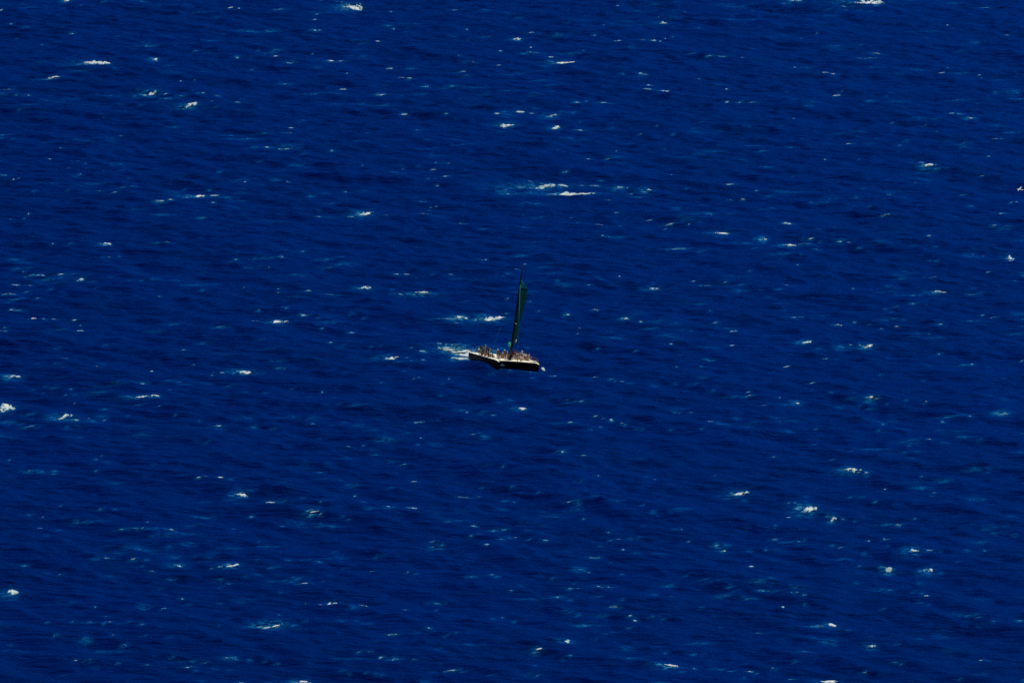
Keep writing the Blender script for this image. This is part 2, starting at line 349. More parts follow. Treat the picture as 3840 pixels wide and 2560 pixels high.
# smaller spots, in 960 x 640 tiles drawn at 2.45 x: x y w h strength
TILES = {
 (0, 0): '750 45 20 10 .8;657 315 46 20 .6;458 1462 24 18 .9;655 1475 46 8 .9;720 1480 16 8 .8;785 1508 14 10 .8;633 1552 12 10 .9;70 823 110 10 .6;950 1083 14 10 .9;1660 747 16 12 .8;1790 738 14 8 .7;265 70 130 10 .3;1360 420 150 24 .35;1540 603 90 10 .5;2290 290 180 20 .35;2250 1280 220 24 .35;2110 1245 130 12 .4;1850 112 140 10 .35;1795 472 36 10 .5;1920 485 80 20 .35;20 1268 44 14 .6;2175 940 80 12 .5;1250 880 70 20 .4;2000 882 40 12 .6;1640 980 120 10 .35;580 608 60 8 .6;8 97 34 16 .9;2120 72 62 14 .95;2195 77 24 16 .9;2183 530 46 34 .5;1520 866 42 16 .9;1530 905 110 14 .45;1866 857 34 24 .85;385 414 16 12 .7;230 252 60 14 .4;105 222 34 10 .5;1600 1168 90 16 .35;1115 1248 36 10 .5;160 876 60 14 .4;260 876 40 12 .5;1345 388 100 10 .35;1290 14 90 14 .4;960 15 90 10 .3;2335 1355 60 24 .4;560 1366 30 10 .5;1740 1210 40 14 .35;190 1012 60 8 .3;1945 930 30 14 .5;1990 978 60 10 .4;2310 640 40 12 .5;2315 530 20 14 .5;130 800 20 10 .4;686 514 18 10 .6;155 356 20 10 .4',
 (1, 0): '230 86 120 16 .45;600 2 40 8 .9;740 14 20 12 .6;795 20 30 10 .5;650 118 200 14 .3;555 135 40 12 .55;535 183 50 12 .8;120 290 150 24 .3;365 316 30 10 .6;1265 268 30 20 .7;1360 292 130 10 .4;1245 110 40 12 .5;1830 94 80 14 .5;2105 95 50 24 .35;1940 272 30 14 .6;2110 342 100 10 .35;1115 383 60 14 .7;1000 385 180 14 .35;970 402 80 10 .3;185 465 80 14 .4;90 492 80 8 .5;178 520 60 16 .8;320 572 80 16 .6;775 562 70 14 .75;518 502 14 12 .8;460 550 30 12 .5;1235 632 60 20 .6;1420 632 80 30 .3;1890 660 60 18 .85;1335 713 60 20 .7;1415 727 50 20 .85;835 678 30 12 .6;2005 567 40 16 .75;2230 602 40 12 .6;2245 470 34 14 .6;1865 515 40 18 .5;830 730 50 8 .6;260 773 110 16 .45;800 822 70 14 .8;545 862 170 18 .35;750 860 170 12 .4;1145 868 120 24 .55;1155 876 30 12 .85;1235 870 20 24 .4;2010 808 150 20 .35;1780 795 120 24 .3;2310 835 80 10 .4;1355 1053 80 14 .85;1745 1047 34 12 .7;2220 1045 60 20 .7;2300 1028 90 16 .35;2310 1075 80 8 .4;1520 990 50 12 .4;1490 1195 50 14 .5;320 1177 50 10 .6;290 1222 80 10 .45;60 1225 110 14 .4;970 1220 150 12 .35;105 1355 90 16 .7;300 1368 150 14 .6;220 1370 50 14 .7;130 1420 120 20 .35;340 1458 50 16 .7;30 1488 50 12 .6;700 1388 40 14 .5;978 1522 14 12 .9;1650 1495 20 16 .7;1770 1500 70 12 .5;1630 1558 50 8 .85;1580 1285 40 10 .4;1545 1368 90 10 .3;1350 1550 30 14 .5;2270 1212 60 10 .4',
 (2, 0): '972 55 30 14 .75;840 233 10 8 .9;1593 113 16 10 .9;180 302 60 20 .8;250 314 30 12 .5;430 322 90 24 .35;752 328 36 12 .6;970 377 110 14 .8;1190 370 90 24 .65;1300 375 50 24 .6;1405 360 20 14 .8;1475 340 18 14 .85;1360 382 20 12 .8;175 438 26 18 .75;200 482 160 16 .5;130 500 100 24 .25;570 494 210 14 .4;660 466 20 12 .85;360 523 70 18 .6;1720 255 70 12 .35;1650 495 60 18 .4;1755 490 60 14 .5;1812 514 70 14 .7;1930 522 90 14 .55;2120 528 50 12 .5;2210 445 40 12 .4;1180 676 40 26 .8;1220 684 60 10 .5;1020 680 50 14 .5;1270 784 70 16 .8;1245 820 80 14 .85;1405 838 76 22 .8;265 735 130 14 .4;195 862 70 20 .3;590 942 70 16 .65;680 932 30 8 .6;850 945 150 10 .5;1970 940 40 14 .85;2095 938 50 16 .5;2205 940 90 10 .5;75 1030 70 24 .9;175 1042 70 12 .65;1970 820 24 18 .65;1718 727 16 10 .8;625 1124 18 8 .8;620 1198 100 16 .7;20 1152 60 14 .75;1560 1046 60 14 .4;1760 1124 70 18 .3;1335 1155 30 12 .5;1175 1235 40 10 .5;690 1462 70 14 .6;880 1462 70 10 .5;420 1373 40 10 .4;960 1388 26 8 .6;2300 1388 90 8 .5;280 1304 10 10 .8;1400 1373 16 10 .7;1080 1316 30 14 .4;2210 1340 140 12 .3;1900 1338 50 8 .4;2208 100 14 10 .7;1920 55 40 12 .4;1350 158 30 14 .5;2275 318 14 10 .5;1480 1235 40 16 .35;1115 440 110 24 .25;300 610 70 18 .3',
 (3, 0): '455 18 110 12 .5;155 34 60 12 .6;1000 60 60 10 .5;700 64 60 10 .5;680 100 90 14 .5;930 106 60 10 .4;820 100 90 8 .35;1990 70 110 14 .55;1650 233 30 12 .6;450 310 14 10 .9;302 354 16 10 .8;850 418 34 10 .55;920 535 90 20 .6;985 530 70 16 .5;840 536 60 10 .5;1430 290 180 16 .25;1440 346 60 12 .4;1910 392 90 14 .35;1760 470 60 14 .4;2080 340 30 8 .5;2200 322 70 14 .45;245 622 20 10 .9;300 624 180 10 .3;560 678 130 12 .65;600 680 40 14 .85;1330 638 170 18 .4;1590 671 70 14 .9;1740 676 200 10 .4;1945 690 24 14 .8;1648 626 18 10 .8;1965 718 14 12 .7;2110 740 130 12 .35;630 878 90 18 .85;680 838 20 10 .6;168 850 26 10 .5;2280 844 70 14 .5;2085 850 40 10 .5;1730 918 180 14 .35;1690 1048 60 20 .7;1760 1052 60 16 .7;1845 1085 90 20 .75;237 1083 44 10 .85;1140 1132 30 12 .6;125 1155 36 18 .4;630 1228 110 10 .4;743 1322 76 12 .9;2120 1273 90 8 .5;1205 1336 40 14 .5;195 1356 50 14 .4;2025 1438 50 14 .6;1850 1440 70 12 .35;1405 1496 60 14 .75;525 1462 24 16 .6;836 1464 12 12 .8;1440 1152 36 8 .6;720 1196 50 14 .4;930 930 70 30 .25;370 972 60 16 .4;1795 1350 70 20 .25;920 1320 50 10 .4;1800 1316 70 8 .35;1550 1230 30 8 .5',
 (0, 1): '125 80 24 10 .9;170 72 24 10 .8;30 45 90 20 .45;740 34 26 14 .7;700 46 60 14 .4;1125 152 70 14 .45;1050 200 60 10 .5;1250 148 100 8 .35;917 186 14 12 .9;1560 82 50 16 .55;2245 104 40 14 .65;1470 278 90 20 .85;1568 267 64 14 .8;1965 230 80 24 .95;1955 294 40 20 .9;1925 180 50 18 .4;1710 232 170 10 .35;2080 246 120 14 .35;263 396 18 32 .95;95 435 34 12 .65;222 440 18 8 .7;1845 436 70 12 .55;320 186 50 16 .3;482 670 26 18 .55;655 676 60 10 .35;1540 656 90 10 .75;1450 660 160 10 .3;1000 792 60 16 .6;935 790 26 12 .4;1098 790 22 8 .6;215 928 40 12 .5;300 962 90 18 .65;380 960 90 14 .7;220 976 44 12 .6;550 954 70 18 .75;640 948 120 12 .3;430 1000 150 18 .4;740 1000 70 40 .65;710 1010 40 20 .6;835 1020 60 14 .4;150 1050 80 12 .85;275 1052 70 10 .6;80 1128 130 20 .7;460 1090 40 14 .45;240 1114 60 12 .45;330 1172 110 14 .5;150 1180 200 10 .3;105 1278 40 20 .85;160 1282 90 10 .7;500 1362 60 10 .8;410 1362 50 12 .5;680 1372 44 16 .85;736 1420 20 12 .9;740 1470 80 12 .85;400 1482 110 14 .55;40 1474 90 14 .65;45 1442 24 10 .6;560 1458 110 12 .35;1465 1160 18 12 .8;1650 1014 110 12 .4;1295 1014 50 14 .4;1185 1008 70 10 .35;2130 840 60 24 .4;2165 816 40 14 .5;2185 752 30 8 .7;2240 1077 24 8 .7;2285 890 50 20 .35;2010 1438 110 14 .5;1590 1410 110 20 .3;1430 1480 110 10 .35;2330 1380 40 10 .6;2340 810 30 14 .3;1690 175 40 8 .3',
 (1, 1): '820 196 28 10 .75;290 102 40 10 .6;1740 54 70 14 .7;1580 77 26 8 .7;1650 74 22 8 .65;1665 138 30 10 .6;1465 250 70 12 .4;1525 287 70 14 .55;1607 340 12 10 .9;1650 330 28 12 .6;1545 398 100 10 .65;575 424 60 10 .6;870 424 90 12 .5;1190 410 80 10 .5;1890 485 90 10 .5;2075 820 80 10 .6;2112 818 18 12 .8;2270 200 130 60 .35;2300 175 70 10 .6;2320 214 60 12 .55;235 792 34 18 .8;640 818 170 16 .4;790 795 50 8 .55;440 743 60 10 .45;115 888 20 12 .6;1290 950 60 16 .7;1390 950 70 20 .8;1625 953 14 10 .8;1790 952 50 8 .5;485 1107 44 14 .7;208 1120 18 8 .7;205 1086 36 12 .5;660 1136 140 10 .45;1255 1088 24 34 .4;1330 1135 60 12 .55;1255 1130 60 10 .5;140 1260 180 18 .5;280 1266 24 18 .6;25 1270 40 10 .6;430 1330 80 24 .5;580 1350 40 18 .5;2310 1175 28 10 .8;1740 1360 230 10 .55;2020 1374 40 16 .75;605 1448 20 16 .8;570 1410 26 8 .6;880 1486 60 16 .45;980 1548 34 8 .6;200 1468 26 10 .55;1300 1194 80 14 .35;1930 1198 100 14 .3;1850 1400 90 10 .5;20 1380 40 10 .5;2300 1312 44 12 .6;30 1550 60 12 .4;710 884 70 10 .3;100 800 200 10 .25;1850 990 80 14 .25;2080 640 80 12 .25;2080 535 70 10 .3',
 (2, 1): '190 98 90 14 .85;350 114 70 14 .6;270 118 50 12 .55;755 140 120 12 .8;640 138 80 10 .5;820 93 40 10 .5;20 212 50 24 .4;2010 126 90 16 .75;1980 130 50 18 .85;1465 38 20 10 .8;485 14 60 24 .5;1600 163 26 8 .5;890 274 60 10 .6;1160 240 120 30 .35;1090 214 40 14 .5;960 386 40 8 .8;1255 455 80 16 .85;1450 492 110 18 .7;1625 494 14 10 .9;1395 534 110 8 .65;798 495 70 8 .75;1000 507 40 8 .6;110 518 90 10 .5;545 432 24 8 .6;465 478 30 8 .5;600 480 18 8 .6;920 614 180 22 .4;830 598 36 10 .5;893 612 14 8 .9;1530 716 190 22 .5;1430 722 80 12 .55;1740 740 100 12 .5;1800 390 120 22 .4;1832 404 18 12 .8;2010 270 50 10 .6;2118 263 40 12 .7;2245 184 30 20 .5;2225 624 14 8 .8;2240 712 80 10 .4;2150 660 200 12 .2;120 858 40 10 .6;40 910 50 20 .7;75 914 40 14 .4;988 972 16 12 .9;1665 1016 40 14 .75;1790 1056 150 18 .45;1960 1022 40 12 .5;2090 1050 120 14 .3;710 1050 40 12 .6;820 1000 50 10 .4;1400 1090 80 6 .4;770 1276 80 20 .65;790 1282 24 10 .85;155 1204 40 16 .6;512 1323 36 20 .85;1180 1388 50 24 .7;1030 1360 90 10 .6;1260 1388 24 8 .5;628 1445 40 12 .45;603 1498 18 8 .7;908 1480 12 8 .8;2025 1478 90 14 .7;2056 1472 28 10 .85;1990 1434 30 16 .45;1860 1396 50 20 .45;1645 1476 18 10 .7;1440 1526 150 10 .35;1820 1286 14 10 .6;1370 1362 30 14 .4;245 1290 20 8 .6;2185 920 24 14 .45;2330 930 20 10 .5;1300 1040 40 10 .3;2345 240 40 20 .4',
 (3, 1): '180 484 110 26 .6;175 192 260 24 .3;10 230 60 16 .4;390 626 50 22 .85;340 622 60 20 .4;660 650 60 30 .75;745 660 34 14 .9;350 668 120 14 .45;475 664 24 16 .6;840 706 50 14 .5;450 722 70 10 .5;1475 600 56 20 .75;1525 538 120 10 .6;1095 404 60 8 .85;1060 410 70 8 .5;1360 114 50 12 .55;1970 48 50 14 .5;1110 218 40 14 .5;805 246 60 12 .45;930 330 80 12 .45;2145 393 50 8 .7;2190 392 80 8 .4;1780 226 50 14 .5;1860 326 60 16 .35;1726 425 30 24 .35;2230 294 30 8 .6;2285 290 30 8 .6;2075 502 60 14 .65;2205 506 50 8 .5;2150 536 90 20 .3;1820 768 60 14 .85;1870 770 40 14 .85;1975 784 50 14 .85;1850 785 130 20 .4;2225 830 70 16 .65;2025 932 34 22 .6;275 870 40 10 .55;185 1058 80 12 .55;100 1088 60 12 .4;1500 982 130 10 .5;1220 984 70 8 .35;1550 1142 60 14 .45;1350 1145 250 24 .3;1870 1140 110 14 .55;1880 1080 26 10 .6;1960 1120 40 10 .4;1980 1182 50 14 .3;1330 1220 70 16 .5;1185 1248 60 8 .5;1085 1270 36 8 .65;1130 1296 40 14 .35;640 1418 90 20 .75;265 1348 130 16 .45;500 1328 60 10 .4;800 1394 70 12 .6;930 1412 18 12 .6;1040 1450 36 12 .6;1185 1432 40 10 .85;1585 1412 70 18 .6;1850 1380 80 20 .45;1925 1378 30 12 .55;2075 1346 60 10 .6;1970 1326 50 8 .5;2270 1500 110 18 .35;2260 1012 40 8 .5;2340 965 30 10 .6;1485 828 30 10 .4;1550 832 40 20 .4;1330 690 60 30 .25;1540 700 40 10 .4;600 522 24 10 .4;740 530 20 8 .6;460 540 70 12 .3;50 345 50 20 .4;310 772 20 8 .5;1080 1075 40 14 .35;780 1084 26 8 .6;2340 1364 24 10 .6;2330 1430 40 10 .5;1480 1497 10 8 .9;230 52 40 8 .5',
 (0, 2): '120 318 60 20 .9;600 151 80 10 .55;540 152 16 10 .7;915 200 60 14 .7;905 232 60 12 .75;965 210 30 18 .5;1393 270 30 22 .85;1777 214 18 12 .9;965 34 44 10 .6;1690 76 70 12 .55;1575 120 34 8 .55;530 60 50 12 .45;345 204 24 8 .7;1310 390 80 18 .65;1235 376 50 10 .4;1565 362 90 14 .45;1640 376 24 8 .75;1700 395 90 8 .3;2050 286 60 12 .75;1960 286 24 8 .65;1947 310 14 10 .85;2105 410 90 16 .45;1890 384 90 12 .4;1562 442 16 8 .6;1465 592 30 10 .6;1275 584 60 10 .4;970 622 60 14 .45;420 420 30 16 .35;500 425 60 24 .35;655 437 20 8 .8;400 470 20 8 .75;600 494 20 8 .7;680 490 40 10 .45;305 450 14 10 .6;685 568 18 8 .75;450 686 14 10 .7;825 706 44 8 .75;845 730 120 16 .5;960 717 40 10 .85;265 782 130 20 .55;225 790 50 14 .6;2010 774 80 22 .75;2010 806 90 12 .4;2325 790 60 34 .5;1900 798 180 12 .3;1830 730 24 10 .6;940 1050 22 8 .85;880 1085 34 8 .6;985 1106 70 18 .35;1410 1132 30 8 .4;270 1186 30 14 .65;350 1190 220 20 .3;500 1186 44 12 .6;495 1210 50 20 .35;880 1188 36 10 .7;1055 1302 90 14 .45;1830 1248 60 14 .85;1895 1240 30 12 .85;2025 1247 60 16 .9;2120 1264 90 10 .5;1670 1230 60 12 .4;2130 1415 60 12 .6;2110 1456 80 16 .5;1890 1473 120 8 .4;2205 1486 60 10 .35;2310 1364 60 16 .5;920 1538 50 10 .6;1055 1541 12 10 .9;558 1512 8 8 .9;1902 925 18 10 .7;88 1087 14 8 .8;170 760 60 10 .35;405 860 30 10 .4;1605 676 10 8 .8;1172 678 10 10 .8;2250 462 44 10 .5;745 878 60 18 .25;640 895 60 8 .25',
 (1, 2): '685 9 40 14 .8;1430 58 34 16 .8;1540 92 66 28 .7;1385 152 44 12 .8;1215 122 36 14 .65;1425 178 24 22 .5;1540 170 40 14 .6;1060 48 24 8 .55;1135 48 14 8 .5;360 146 30 10 .6;215 244 70 16 .65;263 248 12 10 .8;30 290 80 24 .45;200 180 120 8 .35;1445 344 24 10 .85;1500 338 24 8 .75;1155 380 26 8 .75;1710 385 16 12 .75;1772 346 12 10 .8;608 466 24 8 .85;90 472 56 12 .5;480 508 190 14 .35;720 512 50 18 .4;1065 552 20 8 .8;765 575 30 8 .5;940 580 130 16 .35;1935 652 36 8 .85;1880 632 130 12 .4;2090 646 70 8 .4;2180 680 40 22 .6;2240 560 50 24 .45;2335 546 40 20 .5;1500 740 110 12 .65;1460 744 30 14 .8;515 756 44 8 .75;155 808 50 8 .45;1985 856 60 10 .75;2055 844 40 8 .5;2105 874 60 18 .45;1510 888 16 12 .85;855 968 60 8 .75;990 956 18 8 .85;1035 1000 90 10 .5;1487 948 30 10 .65;1650 948 90 12 .5;1355 1130 60 16 .7;1260 1100 90 14 .35;1090 1040 60 14 .3;1455 1286 54 16 .7;1910 1428 100 12 .7;2048 1424 16 8 .7;140 1478 90 24 .75;240 1470 130 16 .5;320 1276 20 8 .7;270 1296 60 10 .35;1230 1344 60 10 .4;880 1320 80 26 .25;905 1414 30 8 .6;600 1470 20 8 .75;430 1436 40 18 .35;1220 1520 80 20 .75;1430 1530 110 18 .55;1465 1532 30 10 .85;1080 1536 120 16 .35;2285 1458 60 10 .5;2280 1540 70 14 .4;2070 1346 26 8 .5;2268 1150 14 8 .8;2130 1146 20 8 .3;2240 254 24 10 .6;2160 290 40 12 .4;1460 256 30 14 .5;1360 274 18 8 .6;575 886 20 14 .5;335 436 10 10 .8;120 62 80 14 .3;850 1070 60 10 .25;2350 620 14 10 .6;1700 494 16 12 .4;2060 672 14 8 .6',
 (2, 2): '1460 24 30 8 .85;2020 40 54 18 .75;1795 166 60 10 .5;1510 232 30 10 .75;1740 231 16 12 .75;1368 238 18 10 .65;380 320 50 14 .8;755 330 60 14 .65;710 350 26 12 .5;915 350 60 16 .6;940 368 30 8 .75;1005 370 50 12 .65;1080 385 60 8 .4;1300 408 60 16 .4;1500 386 26 8 .45;1660 392 90 12 .35;346 430 10 10 .95;1595 455 24 8 .5;1850 450 24 8 .5;2175 464 40 14 .75;2185 496 110 16 .65;2070 505 130 14 .4;638 550 60 14 .75;540 560 110 12 .4;500 538 18 8 .5;2315 586 60 12 .55;355 502 18 8 .5;770 684 60 12 .75;838 712 34 18 .8;912 722 40 34 .65;918 734 14 12 .85;1010 755 30 20 .9;1040 764 30 8 .6;810 785 20 20 .75;545 746 90 18 .65;470 744 40 12 .5;400 752 90 14 .5;660 720 70 14 .3;1830 738 66 14 .75;1500 656 20 8 .7;1540 658 26 8 .5;1480 625 30 14 .5;1638 652 10 8 .8;515 848 40 10 .75;720 812 16 8 .5;1180 810 40 18 .4;1140 804 24 14 .4;1460 812 14 8 .7;1745 804 16 8 .6;40 870 24 10 .5;440 1012 70 10 .7;655 1046 70 12 .65;300 1042 110 12 .35;1314 1268 14 14 1;1225 1242 10 8 .9;793 1234 30 12 .65;1865 1234 24 8 .55;605 1280 70 10 .4;530 1472 80 14 .55;600 1464 60 8 .4;615 1500 30 8 .6;245 1384 30 12 .45;20 1462 24 10 .6;8 1330 18 20 .6;1200 1504 18 8 .5;2110 1462 70 12 .25;1480 640 30 16 .4;672 1162 12 8 .6;520 970 16 8 .4;785 70 30 10 .6;1135 84 30 10 .5;1550 128 14 8 .5;1820 175 90 8 .3;185 335 20 10 .5;140 58 16 22 .6;1930 622 40 12 .35',
 (3, 2): '690 60 130 30 .5;760 34 34 18 .8;850 36 40 20 .6;470 72 110 14 .45;260 14 90 10 .4;170 232 54 12 .9;525 160 60 16 .55;620 164 34 12 .45;1570 116 44 14 .6;1100 153 24 8 .5;1875 206 38 12 .8;1800 212 110 30 .35;2030 232 20 14 .45;2330 180 30 10 .85;1030 306 40 12 .5;405 380 54 12 .6;580 468 10 8 .85;106 516 20 8 .85;205 541 22 8 .7;268 540 22 10 .7;185 578 90 12 .5;320 556 60 14 .5;770 519 90 10 .45;990 524 70 8 .6;1270 542 34 10 .5;1455 552 30 22 .8;1430 572 30 8 .4;980 572 18 8 .8;843 590 16 8 .65;1094 574 8 8 .8;640 606 60 16 .35;1650 690 200 10 .4;1815 675 110 20 .5;1856 685 26 20 .9;1605 738 34 14 .8;1057 763 16 8 .85;1220 800 80 14 .45;1022 821 10 8 .9;442 806 14 6 .7;1485 901 50 12 .95;1625 930 60 10 .35;980 990 210 16 .35;1250 1015 100 12 .4;1360 1010 90 14 .35;735 1006 90 12 .45;770 1002 14 8 .75;430 942 50 12 .35;585 1086 50 12 .6;50 1060 40 12 .6;1330 1070 60 14 .45;900 1204 54 30 .75;690 1170 70 14 .4;830 1204 50 8 .6;1415 1236 30 8 .7;1880 1180 110 12 .5;2010 1176 60 8 .35;1075 1358 26 14 .75;840 1430 70 16 .5;760 1430 40 10 .5;985 1470 16 8 .7;1530 1388 40 8 .55;1500 1418 80 18 .3;1856 1453 12 8 .85;350 1426 34 14 .5;185 1484 50 8 .6;250 1482 30 10 .6;285 1502 34 12 .5;2045 502 30 16 .35;2170 340 20 10 .4;1420 358 16 10 .5;790 470 30 8 .5;2340 850 26 12 .6;2100 816 10 8 .6;1300 955 24 16 .4;70 1060 20 8 .6;650 1540 60 12 .35;85 704 90 12 .3;940 620 60 10 .35;1480 224 34 10 .4;395 446 34 12 .4',
 (0, 3): '270 24 60 10 .4;392 43 22 12 .85;595 46 44 14 .5;720 86 60 10 .45;830 90 200 10 .25;367 147 50 10 .7;540 158 30 20 .75;1130 154 90 12 .6;1240 150 100 12 .6;1310 150 40 10 .7;1440 150 30 8 .7;1380 152 150 8 .35;1520 154 16 10 .8;1575 160 60 14 .6;1450 197 16 8 .7;1398 218 10 10 .6;1355 90 24 10 .6;1730 128 16 8 .6;1850 44 150 20 .25;2310 44 40 24 .7;2140 148 10 14 .8;2210 178 20 8 .6;430 210 30 10 .4;990 422 70 24 .55;890 415 60 16 .4;1222 430 60 22 .75;1350 434 34 10 .5;228 490 60 16 .7;1940 402 16 16 .6;1790 396 30 8 .4;548 570 18 12 .85;430 558 50 8 .5;1398 540 40 10 .65;1310 490 10 8 .4;2020 500 60 12 .7;1950 517 40 8 .6;1570 618 60 10 .4;2010 628 80 20 .4;2100 652 60 14 .35;2025 690 24 8 .5;2340 570 30 24 .3;2270 590 10 8 .7;45 758 40 12 .65;40 728 40 12 .4;1675 797 26 10 .9;1518 884 14 14 1;1492 887 14 10 .9;1268 851 18 8 .8;1325 880 70 36 .5;875 871 10 10 .95;1745 848 20 8 .5;2015 838 16 10 .5;1480 702 30 10 .45;2230 824 70 14 .3;820 1006 110 14 .55;1000 1006 54 10 .9;950 1020 30 12 .5;1175 1008 130 10 .5;1245 1008 14 8 .8;1300 1030 50 14 .65;975 952 28 10 .6;667 1002 8 6 .8;438 1008 10 8 .7;500 1132 14 10 .8;525 1122 40 14 .4;790 1170 90 50 .3;1040 1125 12 10 .75;1150 1224 60 24 .55;1120 1240 20 10 .75;1325 1130 14 10 .6;170 1275 50 14 .4;250 1280 30 18 .4;55 1268 50 12 .3;695 1360 36 12 .85;830 1356 14 8 .8;790 1360 40 8 .4;1340 1396 60 16 .6;1735 1416 100 18 .65;1780 1368 200 14 .4;1890 1382 50 12 .6;1955 1425 40 20 .5;1990 1432 10 8 .6;2110 1338 120 20 .6;2160 1330 14 10 .8;2290 1356 50 18 .4;883 1428 12 8 .6;2000 1046 30 10 .4;100 1212 44 12 .4;1580 1330 40 14 .35;1560 1152 60 20 .25;2220 1564 70 10 .6;1850 1552 80 10 .35;580 1490 60 8 .3;1790 1450 40 14 .3;1000 1280 260 20 .2;1090 1384 14 10 .5',
 (1, 3): '530 2 90 10 .9;592 17 30 18 .95;660 124 180 18 .5;590 104 30 20 .4;540 104 40 10 .4;250 128 8 8 .8;852 65 14 8 .6;795 40 24 10 .5;1770 90 60 10 .6;1870 82 100 10 .3;2000 126 60 14 .6;2185 168 80 24 .65;2280 164 60 14 .6;2125 302 60 20 .6;2250 246 70 18 .5;2335 232 40 14 .5;2240 294 24 10 .55;1975 216 40 8 .55;2045 196 24 8 .5;1625 270 70 14 .75;1630 316 60 18 .75;1708 304 12 8 .7;120 310 150 12 .35;140 346 24 12 .5;720 365 24 8 .55;570 458 60 20 .6;295 440 40 18 .3;460 436 80 14 .25;668 424 10 8 .7;780 420 80 14 .35;1100 412 10 8 .85;1178 394 20 8 .45;24 438 12 10 .85;136 510 44 14 .65;200 494 40 8 .4;1068 545 40 10 .65;1397 547 22 10 .9;1470 565 34 10 .45;810 520 30 10 .45;685 578 40 14 .45;430 653 100 14 .9;345 598 14 8 .8;400 605 80 10 .3;300 630 120 26 .3;130 634 90 14 .35;30 575 60 16 .4;640 633 50 10 .4;1980 594 80 18 .4;2170 574 24 8 .7;2220 592 40 8 .4;2342 718 18 12 .8;455 838 50 12 .6;590 838 40 10 .6;750 834 60 10 .5;920 838 60 12 .45;890 872 70 8 .35;1370 898 44 14 .6;1670 838 120 12 .35;220 736 16 8 .55;1645 902 8 14 .5;215 940 34 12 .55;450 996 22 8 .7;570 970 40 16 .45;780 992 70 18 .4;925 998 40 10 .4;1010 1026 70 14 .45;350 1034 50 14 .65;390 1070 50 14 .45;440 1072 60 8 .35;200 1075 150 14 .3;150 1005 120 20 .4;1245 1124 110 16 .65;1284 1118 24 14 .85;1590 1064 40 20 .75;1640 1092 14 8 .5;1848 1109 14 10 .75;1480 1105 40 12 .3;1750 1138 20 8 .55;2180 976 34 10 .45;2262 966 16 10 .65;1040 1280 60 8 .6;937 1286 8 8 .85;970 1280 60 14 .35;1150 1335 60 24 .65;1260 1350 90 28 .65;1260 1356 40 14 .8;1455 1352 34 12 .6;1340 1346 50 8 .4;900 1342 170 14 .3;735 1341 8 8 .8;195 1391 36 16 .75;1010 1470 30 14 .5;1100 1474 30 12 .3;860 1476 10 8 .6;800 1450 50 14 .4;1153 1486 8 8 .7;1800 1452 90 16 .7;1740 1462 40 8 .6;1840 1450 60 8 .5;1910 1462 110 16 .3;2145 1500 60 8 .45;1540 1546 50 14 .5;90 1358 34 14 .35;120 1562 60 10 .4;1690 1246 14 8 .5;1105 1180 8 8 .3;130 1318 14 8 .5',
 (2, 3): '115 47 20 8 .6;655 60 16 8 .85;885 185 24 8 .75;25 228 46 14 .85;305 257 60 10 .75;160 246 26 10 .65;265 184 36 10 .5;150 162 8 8 .8;290 122 14 8 .5;755 264 14 12 1;980 244 60 14 .6;905 256 36 10 .6;1080 244 80 12 .5;1175 224 16 8 .7;800 312 40 12 .55;1018 346 34 14 .8;1560 156 44 8 .7;1484 158 10 8 .8;1205 120 14 20 .6;1622 264 34 20 .7;1880 308 70 28 .6;1975 298 50 8 .45;1140 380 60 14 .5;1340 383 90 10 .5;735 418 80 22 .6;800 416 24 16 .75;625 525 110 40 .4;707 552 36 12 .8;2198 496 50 18 .85;2340 342 26 10 .7;535 702 44 18 .85;598 700 34 12 .7;495 693 20 10 .5;558 658 18 8 .7;430 778 90 30 .6;540 805 44 8 .6;215 794 230 14 .3;760 778 80 10 .4;840 684 150 24 .55;800 676 60 12 .6;890 688 36 12 .7;1010 800 34 8 .5;930 872 100 12 .75;1080 948 34 16 .85;1130 994 46 28 .85;1064 1062 10 8 .9;1095 1064 40 10 .4;850 1115 24 12 .4;915 1100 30 14 .35;760 1170 24 14 .35;1340 1228 70 14 .4;1410 1284 18 8 .6;1668 1305 12 10 .85;1760 1306 14 8 .7;537 1316 18 8 .8;465 1350 40 14 .45;225 1502 40 12 .6;1680 1436 34 18 .6;1555 1468 40 12 .5;1900 1442 110 10 .5;2010 1454 60 12 .6;2190 1462 60 18 .7;2250 1478 40 10 .5;1760 618 90 14 .5;1860 632 110 8 .3;1590 580 20 8 .5;2000 680 60 10 .5;2060 720 44 12 .5;2310 720 110 18 .6;1940 764 130 30 .4;2130 772 24 18 .45;2190 796 130 10 .4;1440 770 80 20 .4;1450 674 110 12 .35;1290 758 60 12 .35;1340 962 34 12 .5;1280 956 24 14 .4;1390 978 40 10 .3;1870 945 20 8 .55;2270 1108 70 10 .65;1925 1048 12 8 .6;1720 1200 180 12 .2;1740 876 60 10 .3;210 1412 20 24 .25;95 800 40 12 .4;70 680 60 14 .4;2180 336 30 10 .4;2180 358 24 8 .5;2140 1390 40 14 .3;20 1000 30 10 .2;370 605 12 8 .6;900 465 24 10 .35;1012 570 10 8 .7',
